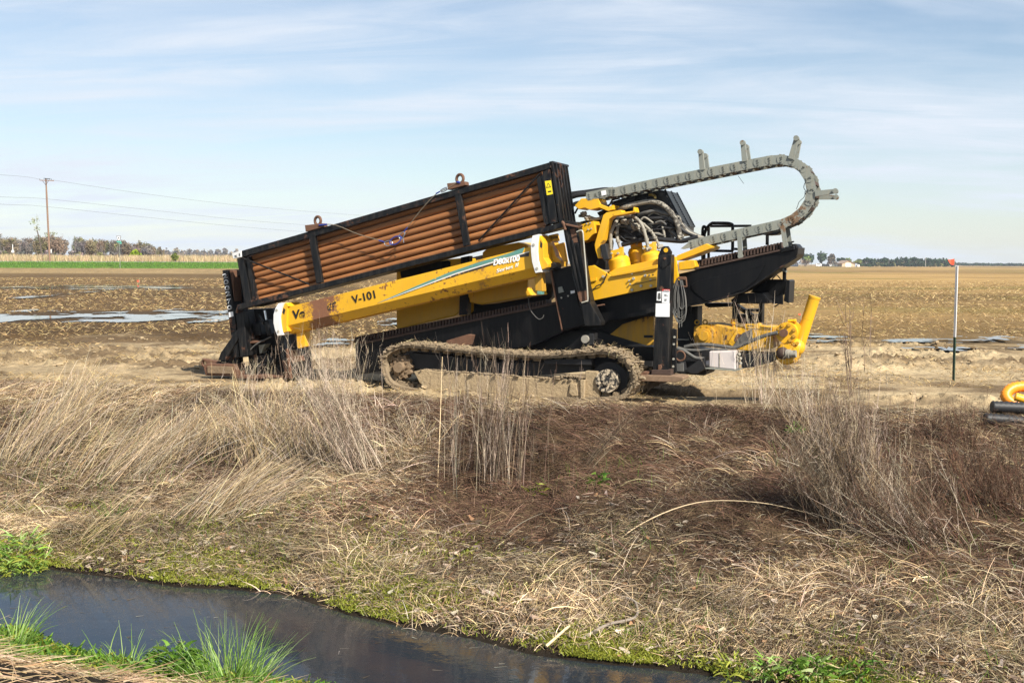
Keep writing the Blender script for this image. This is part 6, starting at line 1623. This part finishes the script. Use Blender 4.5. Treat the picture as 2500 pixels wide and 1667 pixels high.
def gable(x0, x1, y0, y1, z0, ze, zr): 
    c = (x0 + x1) / 2; p = [(x0, z0), (x1, z0), (x1, ze), (c, zr), (x0, ze)]
    v = [(q[0], y0, q[1]) for q in p] + [(q[0], y1, q[1]) for q in p]
    return MB().add(v, [[0, 1, 2, 3, 4], [9, 8, 7, 6, 5]] + [[i, i + 5, (i + 1) % 5 + 5, (i + 1) % 5] for i in range(5)])
gable(a.x, b_.x, Y - 30, Y - 14, -.05, e_.z, b_.z).build('wall', TAN, bn)
rf = MB()
for s in (-1, 1): rf.add([(cx, Y - 30.6, b_.z + .25), (cx + s * (b_.x - cx + .5), Y - 30.6, e_.z + .1), (cx + s * (b_.x - cx + .5), Y - 13.5, e_.z + .1), (cx, Y - 13.5, b_.z + .25), (cx, Y - 30.6, b_.z + .05), (cx + s * (b_.x - cx + .5), Y - 30.6, e_.z - .1), (cx + s * (b_.x - cx + .5), Y - 13.5, e_.z - .1), (cx, Y - 13.5, b_.z + .05)], [[0, 1, 2, 3], [7, 6, 5, 4], [0, 4, 5, 1], [1, 5, 6, 2], [2, 6, 7, 3], [3, 7, 4, 0]])
rf.build('roof', ROOFM, bn)
d0 = PY(2064, 650, Y - 30.2); d1 = PY(2078, 642.5, Y - 30.2); MB().box(d0.x, d1.x, Y - 30.25, Y - 30, 0, d1.z).build('barn_door', WSID, bn); settle(bn)
sh = thing('shed', 'pale metal shed left of the tan barn', 'shed'); fbox(2044, 2056, 641.2, 650, Y - 20, 8, WSID, 'wall', sh); fbox(2043.6, 2056.4, 639.8, 641.2, Y - 20.3, 8.6, BLUEG, 'roof', sh); settle(sh)
sh = thing('lean_to', 'low grey lean-to at the right side of the barn', 'shed'); fbox(2087.5, 2093, 643.5, 650, Y - 25, 6, BLUEG, 'wall', sh); fbox(2093.5, 2099, 646, 650, Y - 26, 2, WSID, 'trailer', sh); settle(sh)
hs = thing('farm_house', 'pale blue grey farmhouse half hidden behind the rear of the rig', 'house'); fbox(1925, 1949, 643, 650, Y - 5, 9, BLUEG, 'wall', hs)
a = PY(1925, 643, Y - 5); b_ = PY(1949, 636, Y - 5); MB().prism([], 0, 1, False) if False else None
gable(a.x - .4, b_.x + .4, Y - 5.4, Y + 4, a.z, a.z + .05, b_.z).build('roof', ROOFM, hs)
for k in range(4): fbox(1929 + k * 5, 1931.5 + k * 5, 644.5, 647.5, Y - 5.12, .1, WSID, 'window', hs)
settle(hs)
def vehicle(px0, px1, pyt, label, mat, cat, van=False):
    v = thing('parked_van' if van else 'parked_car', label, cat, 'vehicles parked at the farm')
    a = PY(px0, 650, Y - 34); b_ = PY(px1, pyt, Y - 34); L = b_.x - a.x; H = b_.z; x0 = a.x; y0, y1 = Y - 34, Y - 32.2
    pr = [(0, .3), (L, .3), (L, H * .55), (L * .86, H * .6), (L * .74, H), (L * .08, H), (0, H * .62)] if not van else [(0, .3), (L, .3), (L, H * .6), (L * .92, H * .95), (L * .86, H), (L * .02, H), (0, H * .9)]
    vv = [(x0 + p[0], y0, p[1]) for p in pr] + [(x0 + p[0], y1, p[1]) for p in pr]; n = len(pr)
    MB().add(vv, [list(range(n)), list(range(n, 2 * n))[::-1]] + [[i, i + n, (i + 1) % n + n, (i + 1) % n] for i in range(n)]).build('body', mat, v)
    MB().box(x0 + L * .12, x0 + L * .70, y0 - .02, y0, H * .64, H * .92).build('window', DARK, v)
    for f in (.2, .8): MB().cyl((x0 + L * f, y0 - .03, .34), (x0 + L * f, y0 + .2, .34), .34, n=12).build('wheel', RUB, v)
    settle(v)
vehicle(1992.5, 2006.5, 643.6, 'long white van parked left of the dark cars', WSID, 'van', True)
vehicle(2006, 2016, 644, 'dark car parked next to the white van', INK, 'car')
vehicle(2016.5, 2025, 644.5, 'dark car parked next to the small white car', INK, 'car')
vehicle(2025, 2031, 645, 'small white car parked between dark car and silver car', WSID, 'car')
vehicle(2031.5, 2037.5, 644.6, 'silver car parked nearest the pale shed', GALV, 'car')
def farpole(px, pyt, Yv, label):
    x, z = far(px, pyt, Yv); o = MB().tube([(x, Yv, 0), (x, Yv, z)], .16, 8, 1).bar((x - .9, Yv - .1, z - .5), (x + .9, Yv - .1, z - .5), .12, .14).build('utility_pole', plain('grey_wood', (.42, .40, .37), .9, .1, 3, 0)); tag(o, label, 'utility pole'); settle(o)
farpole(1956.5, 624, Y - 40, 'thin pale pole in front of the yellow green tree by the farm')
farpole(2260, 629, Y - 20, 'thin pale pole in front of the pine woodland left of the flagged post')

# ------------------------------------------------------------------ things near the rig
gp = ghit(2329, 930, 40); d_ = gp.y
tp = thing('flagged_fence_post', 'steel fence post, white above and dark green below, with an orange flag on top', 'fence post')
top = PY(2337.5, 648, d_); split = PY(2332, 823, d_)
PGR = paint('post_green', (.02, .06, .035), .3, (.1, .06, .03), .2, .5); PWH = paint('post_white', (.72, .72, .72), .15, (.3, .2, .12), .15, .4)
def tee(p0, p1): 
    def R_(p): return [Vector((p.x + a, p.y + b2, p.z)) for a, b2 in ((-.022, .018), (-.004, .012), (-.004, -.022), (.004, -.022), (.004, .012), (.022, .018), (.022, .022), (-.022, .022))]
    return MB().loft([R_(p0), R_(p1)], False)
sh_ = lambda v: Vector((v.x, d_, v.z))
tee(sh_(gp) - Vector((0, 0, .05)), sh_(split)).build('green_lower_post', PGR, tp); tee(sh_(split), sh_(top)).build('white_upper_post', PWH, tp)
fl_ = MB(); ORG = plain('orange_plastic', (.85, .10, .045), .5, .1, 10, 0)
fp = [PY(2329, 647, d_), PY(2330.5, 632, d_), PY(2322, 633.5, d_ + .01), PY(2314.5, 634, d_ - .02), PY(2318, 641, d_ - .01), PY(2323, 646.5, d_ + .01)]
fl_.add(fp + [p + Vector((0, .003, 0)) for p in fp], [[0, 1, 2, 5], [5, 2, 3, 4], [11, 8, 7, 6], [10, 9, 8, 11]]).build('flag', ORG, tp)
MB().tube([PY(2330, 631, d_), PY(2331.5, 650, d_), PY(2333, 662, d_)], .004, 6, 1).build('flag_wire', ZINC, tp); settle(tp)
def mflag(px, py, hpx, label):
    g_ = ghit(px, py + hpx, 200); k = g_.y / F; o = thing('marker_flag', label, 'marker flag', 'small orange marker flags in the field')
    MB().tube([g_, g_ + Vector((0, 0, hpx * k))], .006 + g_.y * .0001, 5, 1).build('flag_wire', ZINC, o)
    z1 = g_.z + hpx * k; w = 6 * k
    MB().add([(g_.x, g_.y, z1), (g_.x - w, g_.y + .02, z1 - .02), (g_.x - w * .8, g_.y - .02, z1 - w * .75), (g_.x, g_.y, z1 - w * .8), (g_.x, g_.y + .02, z1), (g_.x - w, g_.y + .04, z1 - .02), (g_.x - w * .8, g_.y, z1 - w * .75), (g_.x, g_.y + .02, z1 - w * .8)], [[0, 1, 2, 3], [7, 6, 5, 4]]).build('flag', ORG, o); settle(o)
mflag(340, 684, 9, 'tiny orange flag stuck in the dark field left of the rig'); mflag(1955, 765, 24, 'tiny orange flag half hidden behind the yellow discharge pipe')
# corrugated hoses at the right edge
hp = ghit(2470, 1034, 40); hy = hp.y
OR_ = plain('orange_hose_plastic', (.78, .27, .018), .42, .12, 12, .05); YO = plain('yellow_hose_plastic', (.80, .40, .02), .42, .12, 12, .05)
def chose(pts, dys, r, mat, nm, label):
    o = MB().tube([PY(px, py, hy + dy) for (px, py), dy in zip(pts, dys)], r, 16, 9, corr=.085).build(nm, mat); tag(o, label, 'corrugated hose', 'corrugated hoses at the right edge'); settle(o)
KP = hy / F
chose([(2640, 958), (2540, 945), (2480, 945), (2456, 962), (2466, 980), (2500, 990), (2560, 1000)], [.7, .65, .6, .55, .5, .5, .6], 13.5 * KP, OR_, 'corrugated_hose', 'orange brown corrugated hose looping back at the right edge')
chose([(2478, 968), (2500, 975), (2540, 990), (2600, 1010)], [.32, .30, .30, .3], 10.5 * KP, YO, 'corrugated_hose', 'yellow corrugated hose end tucked inside the orange loop')
chose([(2421, 993), (2470, 995), (2530, 998), (2640, 1004)], [.1, .1, .12, .2], 14.5 * KP, RUB, 'corrugated_pipe', 'black corrugated pipe lying below the orange and yellow hoses')
chose([(2404, 1022), (2460, 1026), (2530, 1032), (2640, 1042)], [-.05, -.05, .0, .1], 14 * KP, RUB, 'corrugated_pipe', 'black tube added for the dark shadow under the corrugated pipe at the right edge')  # second tube added where only the dark shadow below the pipe falls
